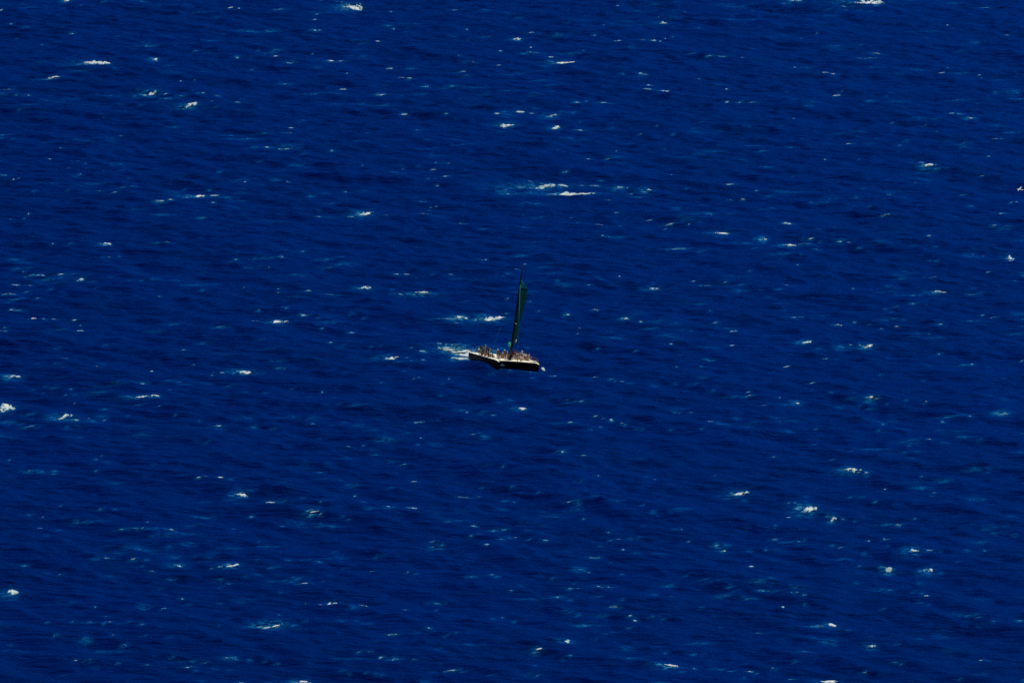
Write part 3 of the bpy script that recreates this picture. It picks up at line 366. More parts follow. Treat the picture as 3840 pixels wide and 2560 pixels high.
 (3, 3): '190 46 50 18 .75;285 36 34 8 .7;540 44 34 18 .6;690 62 36 10 .75;795 78 18 8 .7;1120 112 210 20 .5;1205 120 54 24 .75;1352 57 16 10 .85;1720 44 24 10 .45;68 126 10 8 .85;60 248 70 10 .6;165 268 110 26 .5;284 268 12 10 .95;340 256 24 10 .4;590 308 40 12 .5;665 322 70 18 .6;648 330 10 8 .9;920 266 34 10 .75;1085 250 60 20 .65;1065 244 14 8 .85;1102 310 14 8 .6;880 380 44 26 .45;1475 350 70 18 .75;1570 362 40 14 .45;1830 352 44 14 .4;1995 350 16 8 .75;690 428 110 20 .3;70 440 80 12 .55;50 344 90 10 .4;836 493 10 10 .9;1745 453 40 10 .4;1535 486 44 18 .5;1392 537 24 8 .65;1590 560 40 10 .4;265 686 70 20 .45;225 670 16 8 .6;530 702 60 10 .35;240 736 100 16 .65;330 760 44 16 .75;60 722 130 14 .35;1390 654 30 10 .5;1455 766 48 22 .8;1415 746 16 8 .5;1385 834 50 18 .4;1475 854 24 8 .5;135 869 30 16 .95;327 848 10 8 .7;1330 734 34 10 .4;450 1050 130 30 .55;600 1040 80 34 .7;738 1084 36 18 .45;550 1190 110 60 .25;620 1216 10 8 .7;1190 1206 34 8 .5;940 1148 30 10 .35;1875 940 110 20 .5;1850 948 90 10 .3;1935 964 40 8 .55;1690 938 60 12 .3;2310 936 60 14 .6;2310 998 80 14 .6;2200 922 70 14 .35;1955 1024 50 8 .4;2080 1002 20 8 .5;1960 1358 50 14 .75;2010 1358 60 8 .35;1170 1376 50 12 .6;1225 1388 24 10 .45;890 1470 60 10 .65;42 1430 30 12 .9;85 1438 16 8 .5;245 1372 60 14 .4;330 1282 130 12 .3;220 1536 110 12 .55;1940 1488 100 12 .35;2345 1550 40 24 .5;1765 1532 12 8 .6;2040 826 40 12 .35;2080 195 70 20 .3;2270 212 50 10 .25;1380 1158 60 14 .25;810 652 20 8 .4;370 577 26 8 .5;2240 40 60 12 .3;1060 886 10 8 .7;1415 1366 16 8 .4',
}
SPOTS = []
for (tx, ty), s in TILES.items():
    for it in s.split(';'):
        q = [float(v) for v in it.split()]
        SPOTS.append((tx * 960 + q[0] / 2.45, ty * 640 + q[1] / 2.45, max(q[2] / 2.45, 3.2), max(q[3] / 2.45, 3.0), q[4]))

WAKE = [  # foam the boat leaves behind and throws up: x y w h strength slope arc
    (1756, 1330, 56, 22, 1.3, 0, 0), (1746, 1331, 76, 24, 1.25, -.15, 0), (1716, 1321, 90, 16, 1.2, -.15, 0), (1742, 1318, 60, 14, 1.1, 0, 0), (1690, 1313, 70, 9, .95, -.12, 0), (1672, 1306, 90, 11, .7, -.1, 0), (1655, 1290, 90, 7, .35, 0, 0), (1800, 1300, 70, 8, .35, 0, 0), (1690, 1295, 90, 9, .5, 0, 0),
    (1770, 1347, 70, 8, 1.15, .02, 0), (1734, 1346, 76, 10, 1.1, .02, 0), (1700, 1342, 40, 7, .6, 0, 0),
    (1764, 1334, 40, 16, 1.1, 0, 0), (1790, 1348, 40, 4, .6, 0, 0), (1850, 1312, 70, 12, .55, 0, 0), (1780, 1313, 60, 9, .6, 0, 0), (1640, 1300, 60, 6, .4, 0, 0),
    (1851, 1361, 20, 8, .8, .3, 0), (1862, 1356, 12, 5, .8, 0, 0), (1854, 1371, 7, 4, .8, 0, 0), (1860, 1369, 6, 4, .6, 0, 0), (1875, 1377, 5, 3, .6, 0, 0),
    (1878, 1385, 14, 4, .5, 0, 0), (1914, 1393, 16, 5, .5, 0, 0), (1940, 1386, 24, 5, .35, 0, 0), (1986, 1396, 40, 5, .35, 0, 0)]
BOW = [(2036, 1383, 24, 13, 1.0, -.25, 0), (1882, 1367, 24, 10, 1.0, 0, .8)]


def foam_patch(px, py, w, h, s, slope=0.0, arc=0.0, seed=0, cell=0.13, big=False):
    c = on_sea(px, py)
    sl = np.linalg.norm(c - CAM)
    mpp = sl / FPX
    W, hv = w * mpp, h * mpp
    Z = min(0.32 * hv, 0.26) * (s if s > 0.5 else 0.15)
    sin_e = (CAM[2] - c[2]) / sl
    hy = float(water(c[0], c[1] + 1.5) - water(c[0], c[1] - 1.5)) / 3.0
    den = float(np.clip(sin_e + hy, .16, .8))
    D = max((hv - 0.8 * Z) / den, 0.25)
    nx = int(np.clip(1.5 * W / cell, 6, 70))
    ny = int(np.clip(1.5 * D / (cell * 2.2), 6, 34))
    u = np.linspace(-.75, .75, nx + 1)
    v = np.linspace(-.75, .75, ny + 1)
    U, V = np.meshgrid(u, v, indexing='ij')
    ox, oy = seed * 3.17 % 97, seed * 7.31 % 89
    warp = 0.30 if big else 0.22
    U2 = U + warp * (fbm(U * W / 1.2 + ox, V * D / 2.5 + oy, seed, 3) - .5)
    V2 = V + warp * 2.4 * (fbm(U * W / 1.0 + oy, V * D / 4.0 + ox, seed + 5, 3) - .5)
    taper = 1.0 - 0.45 * (np.abs(2 * U2)) ** 1.5 + 0.5 * (vnoise(U * W / .9 + ox, oy + 0 * U, seed) - .5)
    r = (2 * U2) ** 2 + (2 * V2 / np.maximum(taper, .25)) ** 2
    n = fbm(U * W / min(.55, W / 3.5) + ox, V * D / min(1.3, D / 2.5) + oy, seed + 9, 4)
    hole = (1.12 - s) * 1.25
    m = 1.0 - r + (n - .5) * (1.5 if s > 1 else 2.2 + 1.6 * (1 - s)) - hole * .55 - .12 * big
    vein = np.clip(1 - np.abs(fbm(U * W / .42 + oy, V * D / 1.1 + ox, seed + 21, 3) - .5) * 11, 0, 1)
    m = m - (0 if s > 1 else .75 if big else .4) * vein * np.clip(1.4 - m, 0, 1)
    X = c[0] + U * W
    Y = c[1] + V * D + slope / max(den, sin_e) * U * W * .7 + arc * D * .5 * (1 - (2 * U) ** 2) - arc * D * .25
    mm = np.clip(m, 0, 1)
    lump = fbm(X / .35, Y / .6, seed + 3, 3)
    front = np.clip(0.75 - V, 0.3, 1.2)
    Zs = water(X, Y) + 0.010 + Z * mm ** .85 * (.25 + 1.4 * lump) * front + 0.02 * mm
    keep = (m[:-1, :-1] + m[1:, :-1] + m[:-1, 1:] + m[1:, 1:]) > 0.12
    idx = np.arange((nx + 1) * (ny + 1)).reshape(nx + 1, ny + 1)
    q = np.stack([idx[:-1, :-1][keep], idx[1:, :-1][keep], idx[1:, 1:][keep], idx[:-1, 1:][keep]], 1)
    if len(q) == 0:
        return None
    used, inv = np.unique(q, return_inverse=True)
    P = np.stack([X.ravel(), Y.ravel(), Zs.ravel()], 1)[used]
    th = np.clip(mm.ravel()[used] * .9 * s + .40 * s - .14, 0, .62) if s < .8 else np.clip((.12 if big else .05) + 1.15 * mm.ravel()[used], 0, 1 if big else .66)
    return P, inv.reshape(-1, 4), th, c


def np_mesh(name, P, Q, attr=None, smooth=True):
    me = bpy.data.meshes.new(name)
    me.vertices.add(len(P))
    me.vertices.foreach_set('co', np.ascontiguousarray(P, dtype=np.float32).ravel())
    me.loops.add(len(Q) * 4)
    me.loops.foreach_set('vertex_index', np.ascontiguousarray(Q, dtype=np.int32).ravel())
    me.polygons.add(len(Q))
    me.polygons.foreach_set('loop_start', np.arange(0, len(Q) * 4, 4, dtype=np.int32))
    me.polygons.foreach_set('loop_total', np.full(len(Q), 4, dtype=np.int32))
    me.polygons.foreach_set('use_smooth', np.full(len(Q), smooth))
    if attr:
        for k, a in attr.items():
            at = me.attributes.new(k, 'FLOAT', 'POINT')
            at.data.foreach_set('value', np.ascontiguousarray(a, dtype=np.float32))
    me.update(calc_edges=True)
    return me


# water material: deep blue body, paler and greener where bubbles are stirred in
def water_material():
    m = bpy.data.materials.new('sea_water')
    m.use_nodes = True
    nt = m.node_tree
    N, Lk = nt.nodes, nt.links
    b = N['Principled BSDF']
    tc = N.new('ShaderNodeTexCoord')
    at = N.new('ShaderNodeAttribute')
    at.attribute_name = 'bubbles'
    nz = N.new('ShaderNodeTexNoise')
    nz.inputs['Scale'].default_value = 1.8
    nz.inputs['Detail'].default_value = 6
    nz.inputs['Roughness'].default_value = .7
    m0 = N.new('ShaderNodeMapping')
    m0.inputs['Scale'].default_value = (.5, 1.0, 1.0)
    Lk.new(tc.outputs['Object'], m0.inputs['Vector'])
    Lk.new(m0.outputs[0], nz.inputs['Vector'])
    # broken mask = bubbles * noise
    mr = N.new('ShaderNodeMapRange')
    mr.inputs['From Min'].default_value = .42
    mr.inputs['From Max'].default_value = .66
    Lk.new(nz.outputs[0], mr.inputs['Value'])
    mu = N.new('ShaderNodeMath')
    mu.operation = 'MULTIPLY'
    Lk.new(at.outputs['Fac'], mu.inputs[0])
    Lk.new(mr.outputs[0], mu.inputs[1])
    rp = N.new('ShaderNodeValToRGB')
    e = rp.color_ramp.elements
    e[0].position, e[0].color = 0.0, (0.0, 0.0032, 0.051, 1)
    e[1].position, e[1].color = 1.0, (0.12, 0.32, 0.38, 1)
    k = e.new(.3)
    k.color = (0.0, 0.045, 0.16, 1)
    k = e.new(.6)
    k.color = (0.006, 0.12, 0.24, 1)
    Lk.new(mu.outputs[0], rp.inputs[0])
    # faint large drifts of tone in the water body
    n2 = N.new('ShaderNodeTexNoise')
    n2.inputs['Scale'].default_value = .035
    n2.inputs['Detail'].default_value = 5
    n2.inputs['Roughness'].default_value = .6
    Lk.new(tc.outputs['Object'], n2.inputs['Vector'])
    m2 = N.new('ShaderNodeMapRange')
    m2.inputs['From Min'].default_value = .3
    m2.inputs['From Max'].default_value = .7
    m2.inputs['To Min'].default_value = .78
    m2.inputs['To Max'].default_value = 1.22
    Lk.new(n2.outputs[0], m2.inputs['Value'])
    mx = N.new('ShaderNodeVectorMath')
    mx.operation = 'SCALE'
    Lk.new(rp.outputs[0], mx.inputs[0])
    Lk.new(m2.outputs[0], mx.inputs['Scale'])
    # through the polarising filter only a little of the blue sky is mirrored
    N.remove(b)
    b = N.new('ShaderNodeBsdfDiffuse')
    gl = N.new('ShaderNodeBsdfGlossy')
    gl.inputs['Color'].default_value = (.0, .085, .46, 1)
    gl.inputs['Roughness'].default_value = .36
    fr = N.new('ShaderNodeFresnel')
    fr.inputs['IOR'].default_value = 1.22
    ms = N.new('ShaderNodeMixShader')
    Lk.new(fr.outputs[0], ms.inputs[0])
    Lk.new(b.outputs[0], ms.inputs[1])
    Lk.new(gl.outputs[0], ms.inputs[2])
    Lk.new(ms.outputs[0], N['Material Output'].inputs[0])
    Lk.new(mx.outputs[0], b.inputs['Color'])
    # wind ripples
    mp = N.new('ShaderNodeMapping')
    mp.vector_type = 'TEXTURE'
    mp.inputs['Rotation'].default_value = (0, 0, -0.14)
    mp.inputs['Scale'].default_value = (4.2, 1.0, 1.0)
    Lk.new(tc.outputs['Object'], mp.inputs['Vector'])
    n3 = N.new('ShaderNodeTexNoise')
    n3.inputs['Scale'].default_value = .85
    n3.inputs['Detail'].default_value = 5
    n3.inputs['Roughness'].default_value = .62
    Lk.new(mp.outputs[0], n3.inputs['Vector'])
    bp = N.new('ShaderNodeBump')
    bp.inputs['Strength'].default_value = 1.0
    bp.inputs['Distance'].default_value = .62
    Lk.new(n3.outputs[0], bp.inputs['Height'])
    for nd in (b, gl, fr):
        Lk.new(bp.outputs[0], nd.inputs['Normal'])
    return m


def foam_material():
    m = bpy.data.materials.new('sea_foam')
    m.use_nodes = True
    nt = m.node_tree
    N, Lk = nt.nodes, nt.links
    b = N['Principled BSDF']
    at = N.new('ShaderNodeAttribute')
    at.attribute_name = 'thick'
    tc = N.new('ShaderNodeTexCoord')
    nz = N.new('ShaderNodeTexNoise')
    nz.inputs['Scale'].default_value = 3.0
    nz.inputs['Detail'].default_value = 4
    Lk.new(tc.outputs['Object'], nz.inputs['Vector'])
    ad = N.new('ShaderNodeMath')
    ad.operation = 'MULTIPLY_ADD'
    ad.inputs[1].default_value = .7
    Lk.new(nz.outputs[0], ad.inputs[0])
    sb = N.new('ShaderNodeMath')
    sb.operation = 'SUBTRACT'
    Lk.new(at.outputs['Fac'], sb.inputs[0])
    sb.inputs[1].default_value = .35
    Lk.new(sb.outputs[0], ad.inputs[2])
    rp = N.new('ShaderNodeValToRGB')
    e = rp.color_ramp.elements
    e[0].position, e[0].color = 0.0, (0.0, 0.05, 0.18, 1)
    e[1].position, e[1].color = 1.0, (0.66, 0.65, 0.63, 1)
    k = e.new(.25)
    k.color = (0.015, 0.14, 0.24, 1)
    k = e.new(.55)
    k.color = (0.32, 0.44, 0.47, 1)
    Lk.new(ad.outputs[0], rp.inputs[0])
    Lk.new(rp.outputs[0], b.inputs['Base Color'])
    b.inputs['Roughness'].default_value = .85
    b.inputs['Specular IOR Level'].default_value = .15
    return m


M_WATER, M_FOAM = water_material(), foam_material()

# sea mesh: fine in view, coarse to the horizon, one sheet
xs = np.arange(-150, 150.1, .46)
ys = np.arange(-255, 420.1, .62)


def outward(a, first, far):
    out, step = [], first
    p = a
    while abs(p) < far:
        p += step
        step *= 1.35
        out.append(p)
    return out


xs = np.concatenate([outward(-150, -.8, 60000)[::-1], xs, outward(150, .8, 60000)])
ys = np.concatenate([outward(-255, -.9, 30000)[::-1], ys, outward(420, .9, 90000)])
GX, GY = np.meshgrid(xs, ys, indexing='ij')
far = np.clip((np.maximum(np.abs(GX) - 150, 0) + np.maximum(GY - 420, 0) + np.maximum(-255 - GY, 0)) / 60, 0, 1)
GZ = water(GX, GY) * (1 - far)
bub = np.zeros_like(GX)
x0i, y0i = np.searchsorted(xs, -150), np.searchsorted(ys, -255)


def stir(c, W, D, a, slope=0.0):
    i0, i1 = np.searchsorted(xs, c[0] - 1.6 * W), np.searchsorted(xs, c[0] + 1.6 * W) + 1
    j0, j1 = np.searchsorted(ys, c[1] - 1.6 * D), np.searchsorted(ys, c[1] + 1.6 * D) + 1
    X, Y = GX[i0:i1, j0:j1], GY[i0:i1, j0:j1]
    g = a * np.exp(-((X - c[0]) / W) ** 2 * 2 - ((Y - c[1]) / D) ** 2 * 2)
    bub[i0:i1, j0:j1] = np.maximum(bub[i0:i1, j0:j1], g)


FOAM = []          # loose flecks, joined into one stuff mesh
CAPS = []
for k, t in enumerate(BIG):
    r = foam_patch(t[0], t[1], t[2] * 1.12, t[3] * 1.12, *t[4:7], seed=101 + k, cell=.10, big=True)
    CAPS.append((r, t[7]))
    mpp = np.linalg.norm(r[3] - CAM) / FPX
    stir(r[3] + np.array([-.3 * t[2] * mpp, 0, 0]), t[2] * mpp * 1.1, t[3] * mpp / .21 * 1.0, 1.25)
for k, (px, py, w, h, s) in enumerate(SPOTS):
    s = s - (.12 if w < 9 else 0) - (.07 if py > 1280 else 0)
    r = None if s < .45 else foam_patch(px, py, w * 1.25, h * .6, s - .06, slope=.12 * (vnoise(np.array([k * 1.7]), np.array([.5]), 4)[0] - .35), seed=1001 + k, cell=.12)
    if r is None:
        r = (None, None, None, on_sea(px, py))
    else:
        FOAM.append(r)
    mpp = np.linalg.norm(r[3] - CAM) / FPX
    stir(r[3], max(w * mpp * .95, .5), max(h * mpp / .21 * .55, .62), .75 + .7 * s)
# more flecks and streaks, scattered in drifts over the whole sea in view
cx = rng.uniform(-140, 140, 420)
cy = rng.uniform(-240, 400, 420)
for k in range(420):
    for j in range(rng.integers(1, 5)):
        x, y = cx[k] + rng.normal() * 3.0, cy[k] + rng.normal() * 4.0
        if abs(x + 1.3) < 11 and abs(y + 19) < 14:
            continue
        z = float(water(x, y))
        a = rng.uniform(.2, .95)
        stir(np.array([x, y, z]), rng.uniform(.5, 3.2), rng.uniform(.7, 1.8), a)
WK = []
for k, t in enumerate(WAKE):
    r = foam_patch(*t, seed=5001 + k, cell=.10, big=True)
    if r is not None:
        WK.append(r)
        c, mpp = r[3], np.linalg.norm(r[3] - CAM) / FPX
        stir(c, t[2] * mpp * 1.0, t[3] * mpp / .21 * 1.3, 1.5 * t[4])

idx = np.arange(GX.size).reshape(GX.shape)
Q = np.stack([idx[:-1, :-1].ravel(), idx[1:, :-1].ravel(), idx[1:, 1:].ravel(), idx[:-1, 1:].ravel()], 1)
sea = link_mesh('sea', np_mesh('sea', np.stack([GX.ravel(), GY.ravel(), GZ.ravel()], 1), Q, {'bubbles': bub.ravel()}), M_WATER)
tag(sea, 'deep blue open sea with small wind waves', 'sea', kind='structure')


def join(parts):
    P, Q, T, n = [], [], [], 0
    for p, q, t, c in parts:
        P.append(p); Q.append(q + n); T.append(t); n += len(p)
    return np.concatenate(P), np.concatenate(Q), np.concatenate(T)


def islands(Q, n):
    lab_ = np.arange(n)
    while True:
        q = lab_[Q].min(1)
        new = lab_.copy()
        for k in range(4):
            np.minimum.at(new, Q[:, k], q)
        if (new == lab_).all():
            return lab_[Q[:, 0]]
        lab_ = new


for ci, (r, lab) in enumerate(CAPS):               # each whitecap keeps its main body; torn-off flecks join the loose foam
    P, Qq, th, c = r
    isl = islands(Qq, len(P))
    ids, cnt = np.unique(isl, return_counts=True)
    main = isl == ids[cnt.argmax()]
    for body in (True, False):
        q = Qq[main == body]
        if len(q) == 0:
            continue
        used, inv = np.unique(q, return_inverse=True)
        piece = (P[used], inv.reshape(-1, 4), th[used], c)
        if body:
            CAPS[ci] = (piece, lab)
        else:
            FOAM.append(piece)
for r, lab in CAPS:
    P, Qq, th, c = r
    o = link_mesh('whitecap', np_mesh('whitecap', P - c, Qq, {'thick': th}), M_FOAM)
    o.location = c
    tag(o, lab, 'whitecap', 'whitecaps on the open sea')
P, Qq, th = join(FOAM)
tag(link_mesh('foam_flecks', np_mesh('foam_flecks', P, Qq, {'thick': th}), M_FOAM), 'countless small flecks and streaks of foam scattered over the sea', 'foam', kind='stuff')
P, Qq, th = join(WK)
tag(link_mesh('boat_wake', np_mesh('boat_wake', P, Qq, {'thick': th}), M_FOAM), 'churned white wake trailing behind the sailing catamaran', 'wake', kind='stuff')
P, Qq, th, c = foam_patch(*BOW[0], seed=7001, cell=.07, big=True)
P = P.copy()
P[:, 2] += 0.22 * np.clip(th - .3, 0, 1)
o = link_mesh('bow_wave', np_mesh('bow_wave', P - c, Qq, {'thick': th}), M_FOAM)
o.location = c
tag(o, 'white bow wave thrown out ahead of the right hand bow', 'bow wave')


def hump(name, label, px, py, W, D, Z, foam_from, seed, lean=0.0, lace=.25):
    """a steep little wave: dark water face, foam along its crest"""
    c = on_sea(px, py)
    c[2] = float(water(c[0], c[1]))
    u = np.linspace(-1, 1, 41)
    v = np.linspace(-1, 1, 25)
    U, V = np.meshgrid(u, v, indexing='ij')
    prof = np.clip(1 - U ** 2, 0, 1) ** .7 * np.clip(1 - V ** 2, 0, 1) ** .8
    X, Y = U * W / 2 + lean * prof, V * D / 2 - .25 * prof
    n = fbm(U * 3 + seed, V * 3, seed, 4)
    H = Z * prof * (.85 + .3 * n) - .06
    idx = np.arange(U.size).reshape(U.shape)
    q = np.stack([idx[:-1, :-1].ravel(), idx[1:, :-1].ravel(), idx[1:, 1:].ravel(), idx[:-1, 1:].ravel()], 1)
    root = empty('bow_wave')
    root.location = c
    tag(root, label, 'bow wave')
    link_mesh('wave_face', np_mesh('wave_face', np.stack([X.ravel(), Y.ravel(), H.ravel()], 1), q, {'bubbles': 0 * H.ravel() + .1}), M_WATER, root)
    m = prof - foam_from + (n - .5) * lace
    k = (m[:-1, :-1] + m[1:, :-1] + m[:-1, 1:] + m[1:, 1:]).ravel() > 0
    used, inv = np.unique(q[k], return_inverse=True)
    P = np.stack([X.ravel(), Y.ravel(), H.ravel() + .03], 1)[used]
    link_mesh('foam_crest', np_mesh('foam_crest', P, inv.reshape(-1, 4), {'thick': np.clip(.6 + m.ravel()[used], 0, 1)}), M_FOAM, root)


hump('bow_wave', 'arched white wave crest under the front beam between the bows', 1883, 1384, 1.25, .7, .80, .58, 11)
P, Qq, th, c = foam_patch(1851, 1366, 26, 13, 1.05, .2, 0, seed=7003, cell=.07, big=True)
o = link_mesh('bow_wave', np_mesh('bow_wave', P - c, Qq, {'thick': th}), M_FOAM)
o.location = c
tag(o, 'broken splash against the outside of the left hand bow', 'bow wave')

# ------------------------------------------------------------------ materials for boat and people
BLACK = material('black_gelcoat', (.004, .005, .008), .5, .2, 2, .12)
CREAM = material('cream_deck', (.90, .85, .63), .6, .08, 1.5)
NET = material('trampoline_net', (.86, .82, .64), .8, .15, 6)
WHITE = material('white_trim', (.78, .77, .74), .4, .05)
MAST = material('black_carbon', (.008, .008, .010), .35, .2)
SAIL1 = material('sail_dark_green', (.004, .075, .075), .7, .15, .8, .15, .5)
SAIL2 = material('sail_green_lit', (.008, .30, .27), .7, .12, .8, .15, .5)  # top panel: stronger light put into the colour as a paler green
SAIL3 = material('sail_teal_lit_clew', (.01, .50, .42), .6, .15, 2, .2, .4)  # brighter teal than the sail, sunlight on the clew put into the colour
SEAM = material('sail_seam', (.01, .13, .13), .7)
STEEL = material('stainless_steel', (.22, .23, .25), .35, .05)
ROPE = material('rigging_line', (.03, .16, .22), .6)
JIB = material('furled_jib_cloth', (.02, .22, .26), .6, .1)
CUSH = material('deck_box_beige', (.80, .77, .64), .6, .1)

boat = empty('catamaran')
boat.matrix_world = Matrix(((BF[0], BP[0], BU[0], BO[0]), (BF[1], BP[1], BU[1], BO[1]), (BF[2], BP[2], BU[2], BO[2]), (0, 0, 0, 1)))
tag(boat, 'black hulled sailing catamaran with cream deck and narrow dark green sail, crowded with people', 'catamaran')
LX, BY, ZD = 13.4, 8.3, 1.2


def sheer(x):
    t = (x + 6.7) / 13.4
    return 1.08 + .22 * t + .05 * math.sin(math.pi * t) - .22 * max(0.0, (x - 4.9) / 1.8) ** 1.6


def hull(side):
    yc = side * 3.6
    V, F = [], []
    ST = 30
    for i in range(ST + 1):
        t = i / ST
        x = -6.7 + 13.4 * t
        hb = .55 * (1 - max(0, (t - .55) / .45) ** 2.2 * .93) * (0.88 + .12 * min(1, t / .25))
        zs = sheer(x)
        kz = -.42 + .30 * (1 - min(1, t / .3)) ** 2 + .12 * max(0, (t - .85) / .15)
        ring = [(-hb, zs), (-hb * 1.0, zs * .6), (-hb * .92, .25), (-hb * .8, 0), (-hb * .5, kz * .6), (0, kz), (hb * .5, kz * .6), (hb * .8, 0), (hb * .92, .25), (hb, zs * .6), (hb, zs)]
        for y, z in ring:
            V.append((x, yc + y, z))
    n = 11
    for i in range(ST):
        for k in range(n - 1):
            F.append((i * n + k, i * n + k + 1, (i + 1) * n + k + 1, (i + 1) * n + k))
    F.append(tuple(range(n - 1, -1, -1)))
    F.append(tuple(ST * n + k for k in range(n)))
    h = pydata('hull', V, F, BLACK, boat, True)
    h['label'] = 'glossy black starboard hull' if side < 0 else 'glossy black port hull'
    # side deck on top of the hull
    V, F = [], []
    for i in range(ST + 1):
        t = i / ST
        x = -6.7 + 13.4 * t
        hb = .55 * (1 - max(0, (t - .55) / .45) ** 2.2 * .93) * (0.88 + .12 * min(1, t / .25)) - .012
        zs = sheer(x)
        V += [(x, yc - hb, zs + .004), (x, yc, zs + .045), (x, yc + hb, zs + .004)]
    for i in range(ST):
        for k in range(2):
            F.append((i * 3 + k, i * 3 + k + 1, i * 3 + k + 4, i * 3 + k + 3))
    pydata('side_deck', V, F, CREAM, h, True)
    # white rubbing strake on the outer edge
    pts = []
    for i in range(ST + 1):
        t = i / ST
        x = -6.7 + 13.4 * t
        hb = .55 * (1 - max(0, (t - .55) / .45) ** 2.2 * .93) * (0.88 + .12 * min(1, t / .25))
        pts.append((x, yc + side * (hb + .012), sheer(x) - .01))
    tube('rubbing_strake', pts, .035, WHITE, h, 6)
    # rudder blade at the stern
    rv = [(-6.75, yc - .025, -.9), (-6.45, yc - .025, -.9), (-6.40, yc - .025, .3), (-6.80, yc - .025, .3)]
    rv += [(x, y + .05, z) for x, y, z in rv]
    pydata('rudder', rv, [(3, 2, 1, 0), (4, 5, 6, 7), (0, 1, 5, 4), (1, 2, 6, 5), (2, 3, 7, 6), (3, 0, 4, 7)], BLACK, h)
    return h


for s in (-1, 1):
    hull(s)
# bridge deck: black wing underneath, cream deck on top
def slab(name, prof, y0, y1, mat, ny=10, camber=.05):
    """prof: closed list of (x, z) swept across y"""
    V, F = [], []
    n = len(prof)
    for j in range(ny + 1):
        y = y0 + (y1 - y0) * j / ny
        c = camber * (1 - ((2 * j / ny) - 1) ** 2)
        for x, z in prof:
            V.append((x, y, z + c))
    for j in range(ny):
        for k in range(n):
            F.append((j * n + k, j * n + (k + 1) % n, (j + 1) * n + (k + 1) % n, (j + 1) * n + k))
    F.append(tuple(range(n)))
    F.append(tuple(ny * n + k for k in range(n - 1, -1, -1)))
    return pydata(name, V, F, mat, boat)


slab('bridge_deck', [(-6.0, 1.05), (-6.0, .62), (3.4, .55), (4.5, .80), (4.5, 1.10)], -3.25, 3.25, BLACK)
for j in range(6):                                  # deck laid in panels with joints between
    y0 = -3.2 + j * 6.4 / 6
    slab('deck_panel', [(-6.1, 1.13), (-6.1, 1.085), (4.4, 1.145), (4.4, 1.20)], y0 + .012, y0 + 6.4 / 6 - .012, CREAM, 3, 0.012)
slab('front_beam', [(5.55, 1.24), (5.55, .84), (5.85, .78), (6.12, .89), (6.12, 1.22)], -3.25, 3.25, BLACK, 12, .06)
slab('beam_cap', [(5.58, 1.275), (5.58, 1.252), (6.10, 1.235), (6.10, 1.258)], -3.25, 3.25, CREAM, 12, .06)
slab('centre_spine', [(4.4, 1.20), (4.4, .95), (5.85, .95), (5.85, 1.25)], -.22, .22, BLACK, 2, 0)
for s in (-1, 1):                                   # two nets between spine, beam and hulls
    V, F = [], []
    for i in range(9):
        for j in range(13):
            x = 4.42 + 1.35 * i / 8
            y = s * (.24 + 2.95 * j / 12)
            V.append((x, y, 1.20 - .07 * math.sin(math.pi * i / 8) * math.sin(math.pi * j / 12)))
    for i in range(8):
        for j in range(12):
            F.append((i * 13 + j, i * 13 + j + 1, (i + 1) * 13 + j + 1, (i + 1) * 13 + j))
    t = pydata('trampoline', V, F, NET, boat)
    md = t.modifiers.new('thick', 'SOLIDIFY')
    md.thickness = .02
slab('stern_beam', [(-6.55, 1.14), (-6.55, .80), (-6.15, .78), (-6.15, 1.14)], -3.1, 3.1, BLACK, 10, .03)
# raised seat boxes and helm
bevel_box('helm_pedestal', (-4.6, -1.5, 1.13), (-4.25, -1.1, 2.05), WHITE, boat, .05)
wv, wf = [], []
for i in range(24):
    a = 2 * math.pi * i / 24
    for k in range(6):
        b_ = 2 * math.pi * k / 6
        rr = .36 + .022 * math.cos(b_)
        wv.append((-4.68 + .022 * math.sin(b_), -1.3 + rr * math.cos(a), 1.95 + rr * math.sin(a)))
        wf.append((i * 6 + k, i * 6 + (k + 1) % 6, ((i + 1) % 24) * 6 + (k + 1) % 6, ((i + 1) % 24) * 6 + k))
wheel = pydata('steering_wheel', wv, wf, STEEL, boat, True)
for i in range(3):
    a = math.pi * i / 3
    tube('spoke', [(-4.68, -1.3 - .35 * math.cos(a), 1.95 - .35 * math.sin(a)), (-4.68, -1.3 + .35 * math.cos(a), 1.95 + .35 * math.sin(a))], .012, STEEL, wheel, 6)

# mast, boom, sail ------------------------------------------------
MX = 2.3
MB, MT = Vector((MX, 0, 1.18)), Vector((MX, .42, 16.75))


def on_mast(h):                                     # h metres above deck
    return MB.lerp(MT, h / 15.5)


tube('mast', [on_mast(h) for h in (0, 2, 5, 8, 11, 13, 14.6, 15.9)], [(.15, .23), (.16, .23), (.16, .22), (.15, .20), (.13, .17), (.11, .15), (.10, .12), (.06, .07)], MAST, boat, 12)
bevel_box('mast_step', (MX - .3, -.3, 1.17), (MX + .3, .3, 1.30), MAST, boat, .04)
FH, HH = 1.75, 13.75                               # foot and head of the hoisted sail
# chord and how far the leech swings towards the camera's right, from foot to head
TT = np.array([0, .08, .18, .30, .42, .53, .64, .74, .84, .92, .97, 1.0])
CH = np.array([4.7, 4.6, 4.45, 4.2, 3.9, 3.55, 3.1, 2.65, 2.05, 1.35, .7, .12])
OF = np.array([-.30, .20, .62, .80, .92, 1.10, 1.30, 1.46, 1.36, .90, .45, .06])


